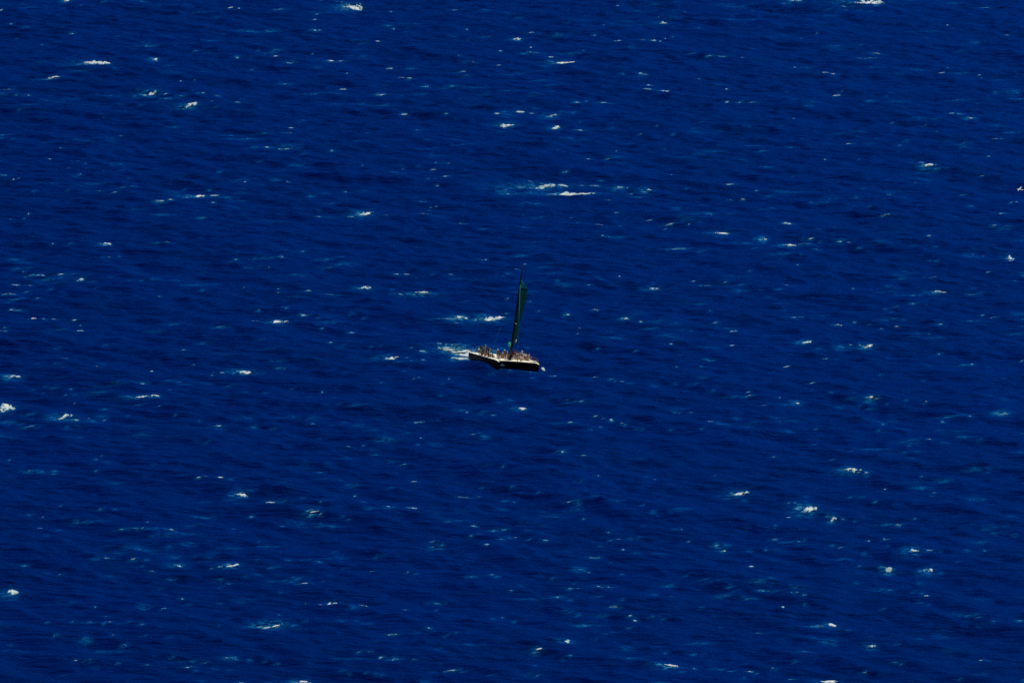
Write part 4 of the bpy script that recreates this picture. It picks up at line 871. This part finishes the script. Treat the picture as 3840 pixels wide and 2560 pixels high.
def sail_pt(t, s):
    c, o = np.interp(t, TT, CH), np.interp(t, TT, OF)
    ang = math.acos(max(-1, min(1, -o / c)))        # heading + ease angle
    b = ang - BA
    luff = on_mast(FH + (HH - FH) * t)
    d = Vector((-math.cos(b), math.sin(b), 0))
    nrm = Vector((math.sin(b), math.cos(b), 0))
    belly = .10 * c * math.sin(math.pi * s ** .8) * (.4 + .6 * math.sin(math.pi * min(1, t + .1)))
    return luff + d * (c * s + .12) + nrm * belly + Vector((0, 0, -.10 * c * s * (1 - t) - .35 * s * (t > .9) * (t - .9) * 10))


bounds = [0, .2, .40, .565, .725, .875, 1.0]
sail = empty('mainsail', boat)
for k in range(6):
    V, F = [], []
    nt_, ns = 10, 16
    for i in range(nt_ + 1):
        t = bounds[k] + (bounds[k + 1] - bounds[k]) * i / nt_
        t = min(max(t, bounds[k] + (.0012 if k else 0)), bounds[k + 1] - (.0012 if k < 5 else 0))
        for j in range(ns + 1):
            V.append(sail_pt(t, j / ns))
    for i in range(nt_):
        for j in range(ns):
            F.append((i * (ns + 1) + j, i * (ns + 1) + j + 1, (i + 1) * (ns + 1) + j + 1, (i + 1) * (ns + 1) + j))
    pn = pydata('sail_panel', V, F, SAIL2 if k == 5 else SAIL1, sail, True)
    if k == 5:
        pn['label'] = 'top panel of the sail, coloured paler green for the stronger light on it'
    if k:
        tube('batten', [sail_pt(bounds[k], j / 8) for j in range(9)], .022, SEAM, sail, 6)
c0, o0 = CH[0], OF[0]
b0 = math.acos(-o0 / c0) - BA
bd = Vector((-math.cos(b0), math.sin(b0), 0))
g = on_mast(1.55)
tube('boom', [g + bd * .1, g + bd * 2.5, g + bd * 5.0], [.07, .09, .07], MAST, boat, 8)
# bunched cloth added at the boom's end, bright teal standing for the sunlit clew
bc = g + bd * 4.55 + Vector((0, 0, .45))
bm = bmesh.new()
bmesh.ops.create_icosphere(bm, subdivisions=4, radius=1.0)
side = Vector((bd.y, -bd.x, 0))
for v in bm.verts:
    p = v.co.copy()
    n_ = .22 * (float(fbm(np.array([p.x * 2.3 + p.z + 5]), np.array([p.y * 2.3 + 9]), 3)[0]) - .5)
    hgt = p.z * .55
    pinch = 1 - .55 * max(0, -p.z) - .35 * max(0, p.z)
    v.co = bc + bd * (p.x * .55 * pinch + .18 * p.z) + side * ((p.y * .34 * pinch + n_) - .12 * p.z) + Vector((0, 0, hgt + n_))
me = bpy.data.meshes.new('lit_clew_bundle')
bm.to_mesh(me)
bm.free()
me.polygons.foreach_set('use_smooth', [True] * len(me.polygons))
link_mesh('lit_clew_bundle', me, SAIL3, sail)['label'] = 'added bunch of sailcloth at the boom end, bright teal for the sunlit clew'
# lamp on the mast and a white cloth strip added for the pale sail window
bm = bmesh.new()
bmesh.ops.create_uvsphere(bm, u_segments=12, v_segments=8, radius=.19)
for v in bm.verts:
    v.co = v.co * 1.0
    v.co.z *= .45
    v.co += on_mast(6.2) + Vector((.30, .10, 0))
me = bpy.data.meshes.new('mast_lamp')
bm.to_mesh(me)
bm.free()
link_mesh('mast_lamp', me, WHITE, boat)
fl = on_mast(3.25) + Vector((.55, .42, 0))
V, F = [], []
for i in range(5):
    for j in range(4):
        V.append(fl + Vector((.05 * math.sin(i * 1.3), (j - 1.5) * .075 * (1 - .12 * i), .22 - .11 * i)))
for i in range(4):
    for j in range(3):
        F.append((i * 4 + j, i * 4 + j + 1, (i + 1) * 4 + j + 1, (i + 1) * 4 + j))
pf = pydata('window_cloth', V, F, WHITE, boat, True)
pf.modifiers.new('thick', 'SOLIDIFY').thickness = .012
# standing rigging
STAY_TOP = on_mast(13.2)
tube('furled_jib', [STAY_TOP, STAY_TOP.lerp(Vector((5.9, 0, 1.30)), .5), Vector((5.9, 0, 1.30))], [.03, .055, .05], JIB, boat, 6)
for s in (-1, 1):
    tube('shroud', [on_mast(12.2), Vector((.6, s * 3.9, 1.2))], .008, ROPE, boat, 5)
tube('backstay', [on_mast(15.3), Vector((-6.3, -.1, 1.16))], .010, ROPE, boat, 5)
tube('halyard_bag', [Vector((2.05, -.55, 1.25)), Vector((2.05, -.55, 2.0)), Vector((2.1, -.5, 2.6))], [.05, .06, .03], WHITE, boat, 8)
# stanchions and lifelines along both sides, pulpits at the bows
for s in (-1, 1):
    xs_ = [-6.4, -5.0, -3.6, -2.2, -.8, .6, 2.0, 3.4, 4.8, 6.1]
    tops = []
    for x in xs_:
        t = (x + 6.7) / 13.4
        hb = .55 * (1 - max(0, (t - .55) / .45) ** 2.2 * .93)
        y = s * (3.6 + hb - .09)
        tube('stanchion', [(x, y, sheer(x)), (x, y, sheer(x) + .68)], .018, STEEL, boat, 6)
        tops.append((x, y, sheer(x) + .66))
    tube('lifeline', tops, .010, STEEL, boat, 5)
    tube('lifeline', [(x, y, z - .3) for x, y, z in tops], .010, STEEL, boat, 5)
# net bag of gear lashed on the port bow
bevel_box('bow_locker', (4.6, 3.25, 1.25), (5.3, 3.75, 1.50), WHITE, boat, .06)


# ------------------------------------------------------------------ people
def skin_mesh(name, J, E, root):
    """continuous tapered surface grown over a skeleton: J name -> (x, y, z, r)"""
    keys = list(J)
    me = bpy.data.meshes.new(name + '_bones')
    me.from_pydata([J[k][:3] for k in keys], [(keys.index(a), keys.index(b)) for a, b in E], [])
    ob = bpy.data.objects.new(name + '_bones', me)
    col.objects.link(ob)
    md = ob.modifiers.new('skin', 'SKIN')
    md.use_smooth_shade = True
    md.branch_smoothing = .3
    for i, k in enumerate(keys):
        sv = me.skin_vertices[0].data[i]
        sv.radius = (J[k][3], J[k][3] if len(J[k]) < 5 else J[k][4])
        sv.use_root = (k == root)
    ob.modifiers.new('sub', 'SUBSURF').levels = 1
    dg = bpy.context.evaluated_depsgraph_get()
    out = bpy.data.meshes.new_from_object(ob.evaluated_get(dg))
    out.name = name
    bpy.data.objects.remove(ob)
    bpy.data.meshes.remove(me)
    out.polygons.foreach_set('use_smooth', [True] * len(out.polygons))
    return out


def V3(*a):
    return np.array(a, float)


def pose(kind):
    """joint places for a 1.72 m person; x forward, y left, z up, z = 0 at what carries the body"""
    if kind in ('stand', 'stand_reach', 'stand_lean'):
        hip = V3(0, 0, .92)
        lean = {'stand': 0, 'stand_reach': .06, 'stand_lean': .22}[kind]
        up = V3(math.sin(lean), 0, math.cos(lean))
        legs = {}
        for s, n, st in ((1, 'l', .10), (-1, 'r', -.06)):
            legs[n] = [V3(0, s * .10, .90), V3(.04 + st * .5, s * .12, .49), V3(st - .02, s * .13, .09), V3(st + .14, s * .15, .035)]
    elif kind == 'sit':                              # on the deck, knees drawn up
        hip = V3(0, 0, .12)
        lean = -.12
        up = V3(math.sin(lean), 0, math.cos(lean))
        legs = {n: [V3(.02, s * .10, .12), V3(.38, s * .16, .42), V3(.66, s * .15, .10), V3(.80, s * .16, .04)] for s, n in ((1, 'l'), (-1, 'r'))}
    elif kind == 'kneel':
        hip = V3(0, 0, .34)
        lean = .3
        up = V3(math.sin(lean), 0, math.cos(lean))
        legs = {n: [V3(.02, s * .10, .33), V3(.36, s * .15, .09), V3(-.06, s * .14, .08), V3(-.18, s * .14, .05)] for s, n in ((1, 'l'), (-1, 'r'))}
    else:                                            # 'bench': thighs level, shins down from the seat edge
        hip = V3(0, 0, .11)
        lean = .08
        up = V3(math.sin(lean), 0, math.cos(lean))
        legs = {n: [V3(.02, s * .10, .10), V3(.42, s * .13, .12), V3(.46, s * .13, -.30), V3(.60, s * .14, -.345)] for s, n in ((1, 'l'), (-1, 'r'))}
    fw = V3(up[2], 0, -up[0])
    J, E = {}, []
    J['pelvis'] = (*hip, .14, .11)
    J['waist'] = (*(hip + up * .20), .125, .10)
    J['chest'] = (*(hip + up * .40), .15, .115)
    J['collar'] = (*(hip + up * .53), .09, .08)
    J['neck'] = (*(hip + up * .59 + fw * .01), .055, .055)
    J['jaw'] = (*(hip + up * .66 + fw * .03), .075, .085)
    J['crown'] = (*(hip + up * .76 + fw * .02), .078, .09)
    J['nose'] = (*(hip + up * .685 + fw * .125), .016, .016)
    E += [('pelvis', 'waist'), ('waist', 'chest'), ('chest', 'collar'), ('collar', 'neck'), ('neck', 'jaw'), ('jaw', 'crown'), ('jaw', 'nose')]
    head = hip + up * .71 + fw * .02
    for s, n in ((1, 'l'), (-1, 'r')):
        sh = hip + up * .50 + V3(0, s * .19, 0)
        if kind == 'stand_reach' and n == 'r':
            el, wr = sh + V3(.14, s * .22, -.04), sh + V3(.28, s * .44, .06)
        elif kind in ('stand', 'stand_reach'):
            el, wr = sh + V3(-.03, s * .07, -.28), sh + V3(.08, s * .08, -.52)
        elif kind == 'stand_lean':
            el, wr = sh + V3(.10, s * .06, -.26), sh + V3(.30, s * .02, -.38)
        elif kind == 'sit':
            el, wr = sh + V3(.16, s * .06, -.22), sh + V3(.38, s * .02, -.18)
        elif kind == 'kneel':
            el, wr = sh + V3(.10, s * .05, -.26), sh + V3(.22, s * .0, -.46)
        else:
            el, wr = sh + V3(.04, s * .07, -.27), sh + V3(.28, s * .02, -.34)
        d = (wr - el) / np.linalg.norm(wr - el)
        sd_ = np.cross(d, V3(0, 0, 1)) if abs(d[2]) < .9 else V3(1, 0, 0)
        sd_ = sd_ / np.linalg.norm(sd_)
        dn = np.cross(sd_, d)
        pm = wr + d * .075
        J['sh' + n] = (*sh, .068)
        J['el' + n] = (*el, .046)
        J['wr' + n] = (*wr, .030)
        J['pm' + n] = (*pm, .034, .02)
        E += [('collar', 'sh' + n), ('sh' + n, 'el' + n), ('el' + n, 'wr' + n), ('wr' + n, 'pm' + n)]
        for f, (off, ln) in enumerate(((-.030, .070), (-.010, .082), (.010, .076), (.030, .058))):
            a = pm + d * .02 + sd_ * off
            J[f'k{f}{n}'] = (*(a + d * ln * .55), .0095)
            J[f't{f}{n}'] = (*(a + d * ln + dn * .022), .008)
            E += [('pm' + n, f'k{f}{n}'), (f'k{f}{n}', f't{f}{n}')]
        J['th' + n] = (*(wr + d * .045 + sd_ * -.052), .011)
        J['tt' + n] = (*(wr + d * .085 + sd_ * -.066), .009)
        E += [('wr' + n, 'th' + n), ('th' + n, 'tt' + n)]
        J['ear' + n] = (*(head + V3(0, s * .088, -.01)), .016)
        E.append(('jaw', 'ear' + n))
        hp, kn, an, toe = legs[n]
        J['hp' + n] = (*hp, .095)
        J['kn' + n] = (*kn, .060)
        J['an' + n] = (*an, .040)
        J['to' + n] = (*toe, .034)
        E += [('pelvis', 'hp' + n), ('hp' + n, 'kn' + n), ('kn' + n, 'an' + n), ('an' + n, 'to' + n)]
    return J, E, head, fw, up


def grown(J, names, add):
    return {k: (*J[k][:3], *(r + add for r in J[k][3:])) for k in names}


POSES = {}
for kind in ('stand', 'stand_reach', 'stand_lean', 'sit', 'kneel', 'bench'):
    J, E, head, fw, up = pose(kind)
    body = skin_mesh('body_' + kind, J, E, 'pelvis')
    # shirt: trunk and upper arms, ends at the elbows; shorts: hips to above the knee
    S = grown(J, ['waist', 'chest', 'collar', 'shl', 'shr'], .022)
    S['hem'] = tuple(np.array(J['pelvis'][:3]) * .8 + np.array(J['waist'][:3]) * .2) + (.150, .122)
    for n in 'lr':
        m_ = np.array(J['sh' + n][:3]) * .35 + np.array(J['el' + n][:3]) * .65
        S['sl' + n] = (*m_, .066)
    shirt = skin_mesh('shirt_' + kind, S, [('hem', 'waist'), ('waist', 'chest'), ('chest', 'collar'), ('collar', 'shl'), ('collar', 'shr'), ('shl', 'sll'), ('shr', 'slr')], 'chest')
    H_ = grown(J, ['pelvis', 'hpl', 'hpr'], .020)
    H_['band'] = tuple(np.array(J['pelvis'][:3]) * .6 + np.array(J['waist'][:3]) * .4) + (.148, .120)
    for n in 'lr':
        m_ = np.array(J['hp' + n][:3]) * .25 + np.array(J['kn' + n][:3]) * .75
        H_['lg' + n] = (*m_, .088)
    shorts = skin_mesh('shorts_' + kind, H_, [('band', 'pelvis'), ('pelvis', 'hpl'), ('pelvis', 'hpr'), ('hpl', 'lgl'), ('hpr', 'lgr')], 'pelvis')

    def cap(name, hat, long=False):
        bm = bmesh.new()
        bmesh.ops.create_uvsphere(bm, u_segments=16, v_segments=10, radius=1.0)
        hd = Vector(head) + Vector(up) * .035
        q = Matrix((Vector(fw), Vector((0, 1, 0)), Vector(up))).transposed()
        kill = []
        for v in bm.verts:
            p = v.co.copy()
            low = -.15 if hat else (-.75 if p.x < .1 else .05)
            if p.z < low - .02:
                kill.append(v)
                continue
            r = Vector((.115, .098, .118)) if not hat else Vector((.125, .110, .115))
            loc = Vector((p.x * r.x - .01, p.y * r.y, p.z * r.z))
            if long and p.x < .05 and p.z < -.3:
                loc.z -= .14
                loc.x -= .02
            v.co = hd + q @ loc
        bmesh.ops.delete(bm, geom=kill, context='VERTS')
        if hat:                                      # brim
            rim = [bm.verts.new(hd + q @ Vector((math.cos(2 * math.pi * i / 16) * (.20 if math.cos(2 * math.pi * i / 16) > .3 else .15) - .01, math.sin(2 * math.pi * i / 16) * .15, -.03))) for i in range(16)]
            inn = [bm.verts.new(hd + q @ Vector((math.cos(2 * math.pi * i / 16) * .118 - .01, math.sin(2 * math.pi * i / 16) * .104, -.005))) for i in range(16)]
            for i in range(16):
                bm.faces.new((rim[i], rim[(i + 1) % 16], inn[(i + 1) % 16], inn[i]))
        me = bpy.data.meshes.new(name)
        bm.to_mesh(me)
        bm.free()
        me.polygons.foreach_set('use_smooth', [True] * len(me.polygons))
        return me

    eyes = []
    for s in (-1, 1):
        bm = bmesh.new()
        e_ = bmesh.ops.create_uvsphere(bm, u_segments=8, v_segments=6, radius=.012)
        bmesh.ops.translate(bm, verts=e_['verts'], vec=Vector(head) + Vector(fw) * .088 + Vector((0, s * .032, 0)) + Vector(up) * .01)
        me = bpy.data.meshes.new('eye')
        bm.to_mesh(me)
        bm.free()
        eyes.append(me)
    POSES[kind] = dict(body=body, shirt=shirt, shorts=shorts, hair=cap('hair', False), long=cap('hair', False, True), hat=cap('hat', True), eyes=eyes)

PAL = {}


def cmat(c, what='cloth'):
    key = (what, c)
    if key not in PAL:
        PAL[key] = material(f'{what}_{len(PAL)}', c, .75 if what == 'cloth' else .5, .12, 9)
    return PAL[key]


def lively(c):
    g_ = sum(c) / 3
    return tuple(max(0, min(.88, v * (1.6 if g_ > .35 else 1.0) + (v - g_) * .8)) for v in c)


SK = [(.22, .10, .06), (.34, .17, .11), (.13, .055, .032), (.42, .24, .17), (.07, .03, .02)]
EYE = material('eye', (.03, .02, .015), .2)
# head pixel, pose, facing (degrees from the bow, + to port), shirt, shorts, head gear, skin, label
W_, K_, NV = (.75, .76, .80), (.015, .015, .02), (.015, .02, .06)
GRN, RED, MAR, TAN = (.16, .40, .06), (.30, .035, .03), (.10, .02, .025), (.40, .30, .20)
GRY, KHA, PUR, CYA = (.25, .25, .25), (.42, .38, .28), (.06, .02, .09), (.50, .75, .80)
PEOPLE = [
    (1778, 1301, 'kneel', 40, W_, (.03, .05, .14), ('hair', K_), 1, 'person in a white shirt and blue trousers alone at the stern corner'),
    (1804, 1298, 'stand', -20, (.05, .035, .04), GRN, ('hair', K_), 2, 'person in bright green shorts standing at the starboard rail'),
    (1813, 1300, 'stand_lean', 10, (.22, .27, .22), (.03, .05, .03), ('hair', K_), 0, 'person in a grey green shirt standing beside the one in green shorts'),
    (1820, 1294, 'stand', 60, (.27, .23, .28), (.12, .12, .18), ('hat', (.22, .28, .42)), 1, 'tallest standing person, in a mauve shirt, by the stern group'),
    (1827, 1299, 'stand_lean', 80, (.16, .13, .12), (.08, .05, .045), ('hair', K_), 2, 'person in a dull brown shirt behind the standing stern group'),
    (1834, 1306, 'stand', -60, (.05, .035, .035), (.07, .04, .035), ('hair', K_), 4, 'person in dark clothes at the forward end of the stern group'),
    (1810, 1321, 'sit', -40, (.25, .10, .08), (.18, .08, .06), ('hair', K_), 0, 'person in a reddish brown top seated at the feet of the stern group'),
    (1822, 1322, 'sit', -10, (.33, .27, .22), (.20, .16, .12), ('hair', (.05, .03, .02)), 1, 'person in tan seated on deck below the tallest standing one'),
    (1832, 1321, 'sit', 20, (.25, .22, .17), (.14, .12, .09), ('long', (.05, .03, .02)), 1, 'person in olive brown seated forward of the stern group'),
    (1841, 1320, 'sit', -30, (.42, .42, .38), (.28, .28, .26), ('hat', W_), 3, 'seated person in a white hat between stern group and crowd'),
    (1848, 1322, 'sit', 15, (.20, .20, .22), (.14, .14, .15), ('hair', K_), 0, 'person in grey seated just aft of the crowd'),
    (1868, 1306, 'stand_reach', -50, (.30, .20, .20), K_, ('hat', W_), 1, 'person in a white hat and black trousers reaching out aft of the crowd'),
    (1874, 1315, 'bench', -20, (.10, .065, .04), (.10, .05, .03), ('hair', K_), 0, 'person in dark brown beside the one reaching out'),
    (1881, 1322, 'sit', -15, RED, RED, ('hair', (.08, .05, .02)), 1, 'person all in red seated with legs forward at the edge of the crowd'),
    (1888, 1313, 'bench', -10, (.62, .60, .68), (.20, .17, .26), ('hair', (.30, .24, .18)), 3, 'person in a pale lilac shirt above the one in red'),
    (1892, 1309, 'bench', 30, PUR, NV, ('hat', (.70, .74, .85)), 1, 'person in purple under a bright white cap'),
    (1893, 1323, 'sit', 20, (.08, .025, .03), K_, ('long', K_), 2, 'person in dark maroon seated right of the one in red'),
    (1900, 1315, 'bench', 10, (.09, .06, .08), (.05, .03, .04), ('hair', (.12, .12, .13)), 0, 'person in dusky violet close by the foot of the mast'),
    (1902, 1322, 'sit', -5, KHA, KHA, ('hair', (.06, .04, .02)), 1, 'person all in khaki seated just aft of the mast'),
    (1908, 1324, 'sit', 15, (.16, .19, .10), (.20, .22, .16), ('hair', K_), 0, 'person in olive green seated against the mast foot'),
    (1922, 1318, 'bench', 20, (.06, .04, .08), K_, ('hair', K_), 2, 'person in near black just forward of the mast'),
    (1928, 1313, 'bench', 0, (.16, .05, .06), MAR, ('hair', (.07, .03, .03)), 0, 'person in maroon at the top of the crowd right of the mast'),
    (1929, 1323, 'sit', -20, (.50, .38, .33), (.05, .03, .03), ('hair', K_), 1, 'person with bare pale shoulders seated right of the mast'),
    (1935, 1315, 'bench', 20, (.42, .16, .18), (.08, .03, .03), ('long', (.06, .02, .02)), 1, 'person in a pink top with long dark hair'),
    (1936, 1326, 'sit', 10, (.20, .14, .13), (.16, .12, .11), ('hair', K_), 0, 'person in mauve brown seated low right of the mast'),
    (1942, 1318, 'bench', -15, (.66, .58, .55), (.14, .05, .05), ('hair', (.05, .03, .02)), 3, 'person in an off white top in the middle of the right crowd'),
    (1942, 1328, 'sit', -25, (.46, .42, .48), (.40, .38, .44), ('hair', K_), 1, 'person in lavender seated at the front of the right crowd'),
    (1948, 1317, 'bench', 10, (.24, .07, .07), (.12, .04, .04), ('hair', (.20, .19, .18)), 0, 'grey haired person in a rust red shirt'),
    (1957, 1314, 'bench', 30, CYA, (.20, .26, .28), ('hat', (.55, .80, .82)), 3, 'person in a pale cyan shirt and hat, the brightest of the crowd'),
    (1953, 1330, 'kneel', -30, (.52, .40, .34), (.28, .06, .05), ('hair', K_), 1, 'bare chested person in red shorts kneeling in front of the crowd'),
    (1961, 1325, 'sit', 0, (.09, .05, .045), K_, ('hair', K_), 2, 'person in dark brown seated beside the kneeling one'),
    (1966, 1319, 'bench', -10, (.66, .60, .52), TAN, ('hair', (.10, .05, .03)), 3, 'person in a cream shirt right of the cyan one'),
    (1973, 1321, 'bench', 10, (.70, .72, .80), (.18, .18, .20), ('hair', K_), 1, 'person in a white shirt near the port end of the crowd'),
    (1979, 1324, 'sit', 40, NV, K_, ('hair', K_), 0, 'person in navy at the port end of the crowd'),
    (1984, 1322, 'bench', 60, (.44, .36, .30), (.22, .20, .18), ('hair', (.10, .06, .04)), 1, 'last person at the port rail, in tan'),
    (1972, 1330, 'sit', 5, (.20, .18, .16), (.18, .16, .14), ('long', K_), 1, 'person in grey brown seated low near the port end'),
    (2006, 1345, 'sit', 50, (.12, .025, .025), (.06, .015, .02), ('hair', K_), 2, 'person in dark red seated alone on the port bow'),
]
HTOP = {'stand': 1.75, 'stand_reach': 1.74, 'stand_lean': 1.72, 'sit': .98, 'kneel': 1.18, 'bench': .97 + .43}
SET_AT = {PEOPLE[0][8]: (-6.0, -2.6), PEOPLE[-1][8]: (4.5, 3.6), PEOPLE[29][8]: (3.6, 1.6)}
BOp = Vector(BO)
BFv, BPv, BUv = Vector(BF), Vector(BP), Vector(BU)


def deck_spot(px, py):
    """boat coordinates where the sight line through a head meets the deck once the body's height is taken off"""
    d = Vector(ray(px, py))
    o = Vector(CAM)
    return o, d


for (px, py, kind, face, shirt, shorts, (gear, gcol), sk, lab) in PEOPLE:
    o, d = deck_spot(px, py)
    # plane of heads: parallel to the deck, one body height above it
    zl = 1.17 + HTOP[kind]
    den = d.dot(BUv)
    t = ((BOp + BUv * zl - o).dot(BUv)) / den
    p = o + d * t - BOp
    x, y = p.dot(BFv), p.dot(BPv)
    base = 1.17 + (.43 if kind == 'bench' else 0.0)
    y0 = y
    y = max(-3.72, min(3.72, y))
    x = max(-6.3, min(6.0, x - 2.535 * (y - y0)))   # kept on the same bearing when moved in from the rail
    if lab in SET_AT:
        x, y = SET_AT[lab]
    if kind == 'bench':
        sb = bevel_box('seat_box', (-.30, -.27, 0), (.27, .27, .40), CUSH, boat, .04)
        sb.matrix_parent_inverse = Matrix()
        sb.location = (x, y, 1.185)
        sb.rotation_euler = (0, 0, R(face))
    r = empty('person', None)
    r.matrix_world = boat.matrix_world @ Matrix.Translation((x, y, base + .01)) @ Matrix.Rotation(R(face + rng.uniform(-30, 30)), 4, 'Z') @ Matrix.Scale(rng.uniform(.88, 1.05), 4)
    tag(r, lab, 'person', 'people aboard the catamaran')
    Pm = POSES[kind]
    for nm, mesh, mt in (('body', Pm['body'], cmat(SK[sk], 'skin')), ('shirt', Pm['shirt'], cmat(lively(shirt))), ('shorts', Pm['shorts'], cmat(lively(shorts))),
                         ('hat' if gear == 'hat' else 'hair', Pm[gear], cmat(gcol, 'hair')), ('eye', Pm['eyes'][0], EYE), ('eye', Pm['eyes'][1], EYE)):
        if not mesh.materials:
            mesh.materials.append(mt)
        ob = bpy.data.objects.new(nm, mesh)
        col.objects.link(ob)
        ob.parent = r
        ob.material_slots[0].link = 'OBJECT'
        ob.material_slots[0].material = mt
    print('PERSON %-12s x=%5.2f y=%5.2f (raw y %5.2f)  %s' % (kind, x, y, y0, lab[:40]))

# ------------------------------------------------------------------ the white bird at the right edge
d = ray(3823, 711)
bp_ = CAM + d * 1000.0
BIRD = material('white_plumage', (.90, .88, .86), .8, .06, 5)
bird = empty('seabird')
bird.location = bp_
bird.scale = (1.35, 1.35, 1.35)
bird.rotation_euler = (R(-16), R(-4), R(150))
tag(bird, 'small white seabird flying low over the sea at the right edge', 'bird')
V, F = tube_data([(-.34, 0, .02), (-.24, 0, .01), (-.12, 0, 0), (.02, 0, 0), (.12, 0, .015), (.19, 0, .045), (.25, 0, .05), (.33, 0, .035)],
                 [(.03, .008), (.035, .02), (.06, .055), (.075, .07), (.06, .06), (.042, .042), (.035, .035), (.006, .006)], 10)
pydata('body', V, F, BIRD, bird, True)
for s in (-1, 1):
    V, F = [], []
    for i in range(9):
        t = i / 8
        y = s * (.05 + .50 * t)
        zz = .03 + .26 * t - .16 * t * t
        c = .17 * (1 - t) ** .6 + .03
        xo = .08 + .06 * math.sin(math.pi * t) - .16 * t
        V += [(xo, y, zz), (xo - c * .4, y, zz + .018 * (1 - t)), (xo - c, y, zz - .006), (xo - c * .4, y, zz - .008)]
    for i in range(8):
        for k in range(4):
            F.append((i * 4 + k, i * 4 + (k + 1) % 4, (i + 1) * 4 + (k + 1) % 4, (i + 1) * 4 + k))
    F.append((0, 1, 2, 3))
    F.append((35, 34, 33, 32))
    pydata('wing', V, F, BIRD, bird, True)
V = [(-.30, -.03, .02), (-.30, .03, .02), (-.50, .07, .03), (-.44, 0, .03), (-.50, -.07, .03)]
V += [(x, y, z + .008) for x, y, z in V]
pydata('tail', V, [(4, 3, 2, 1, 0), (5, 6, 7, 8, 9)] + [(i, (i + 1) % 5, 5 + (i + 1) % 5, 5 + i) for i in range(5)], BIRD, bird)
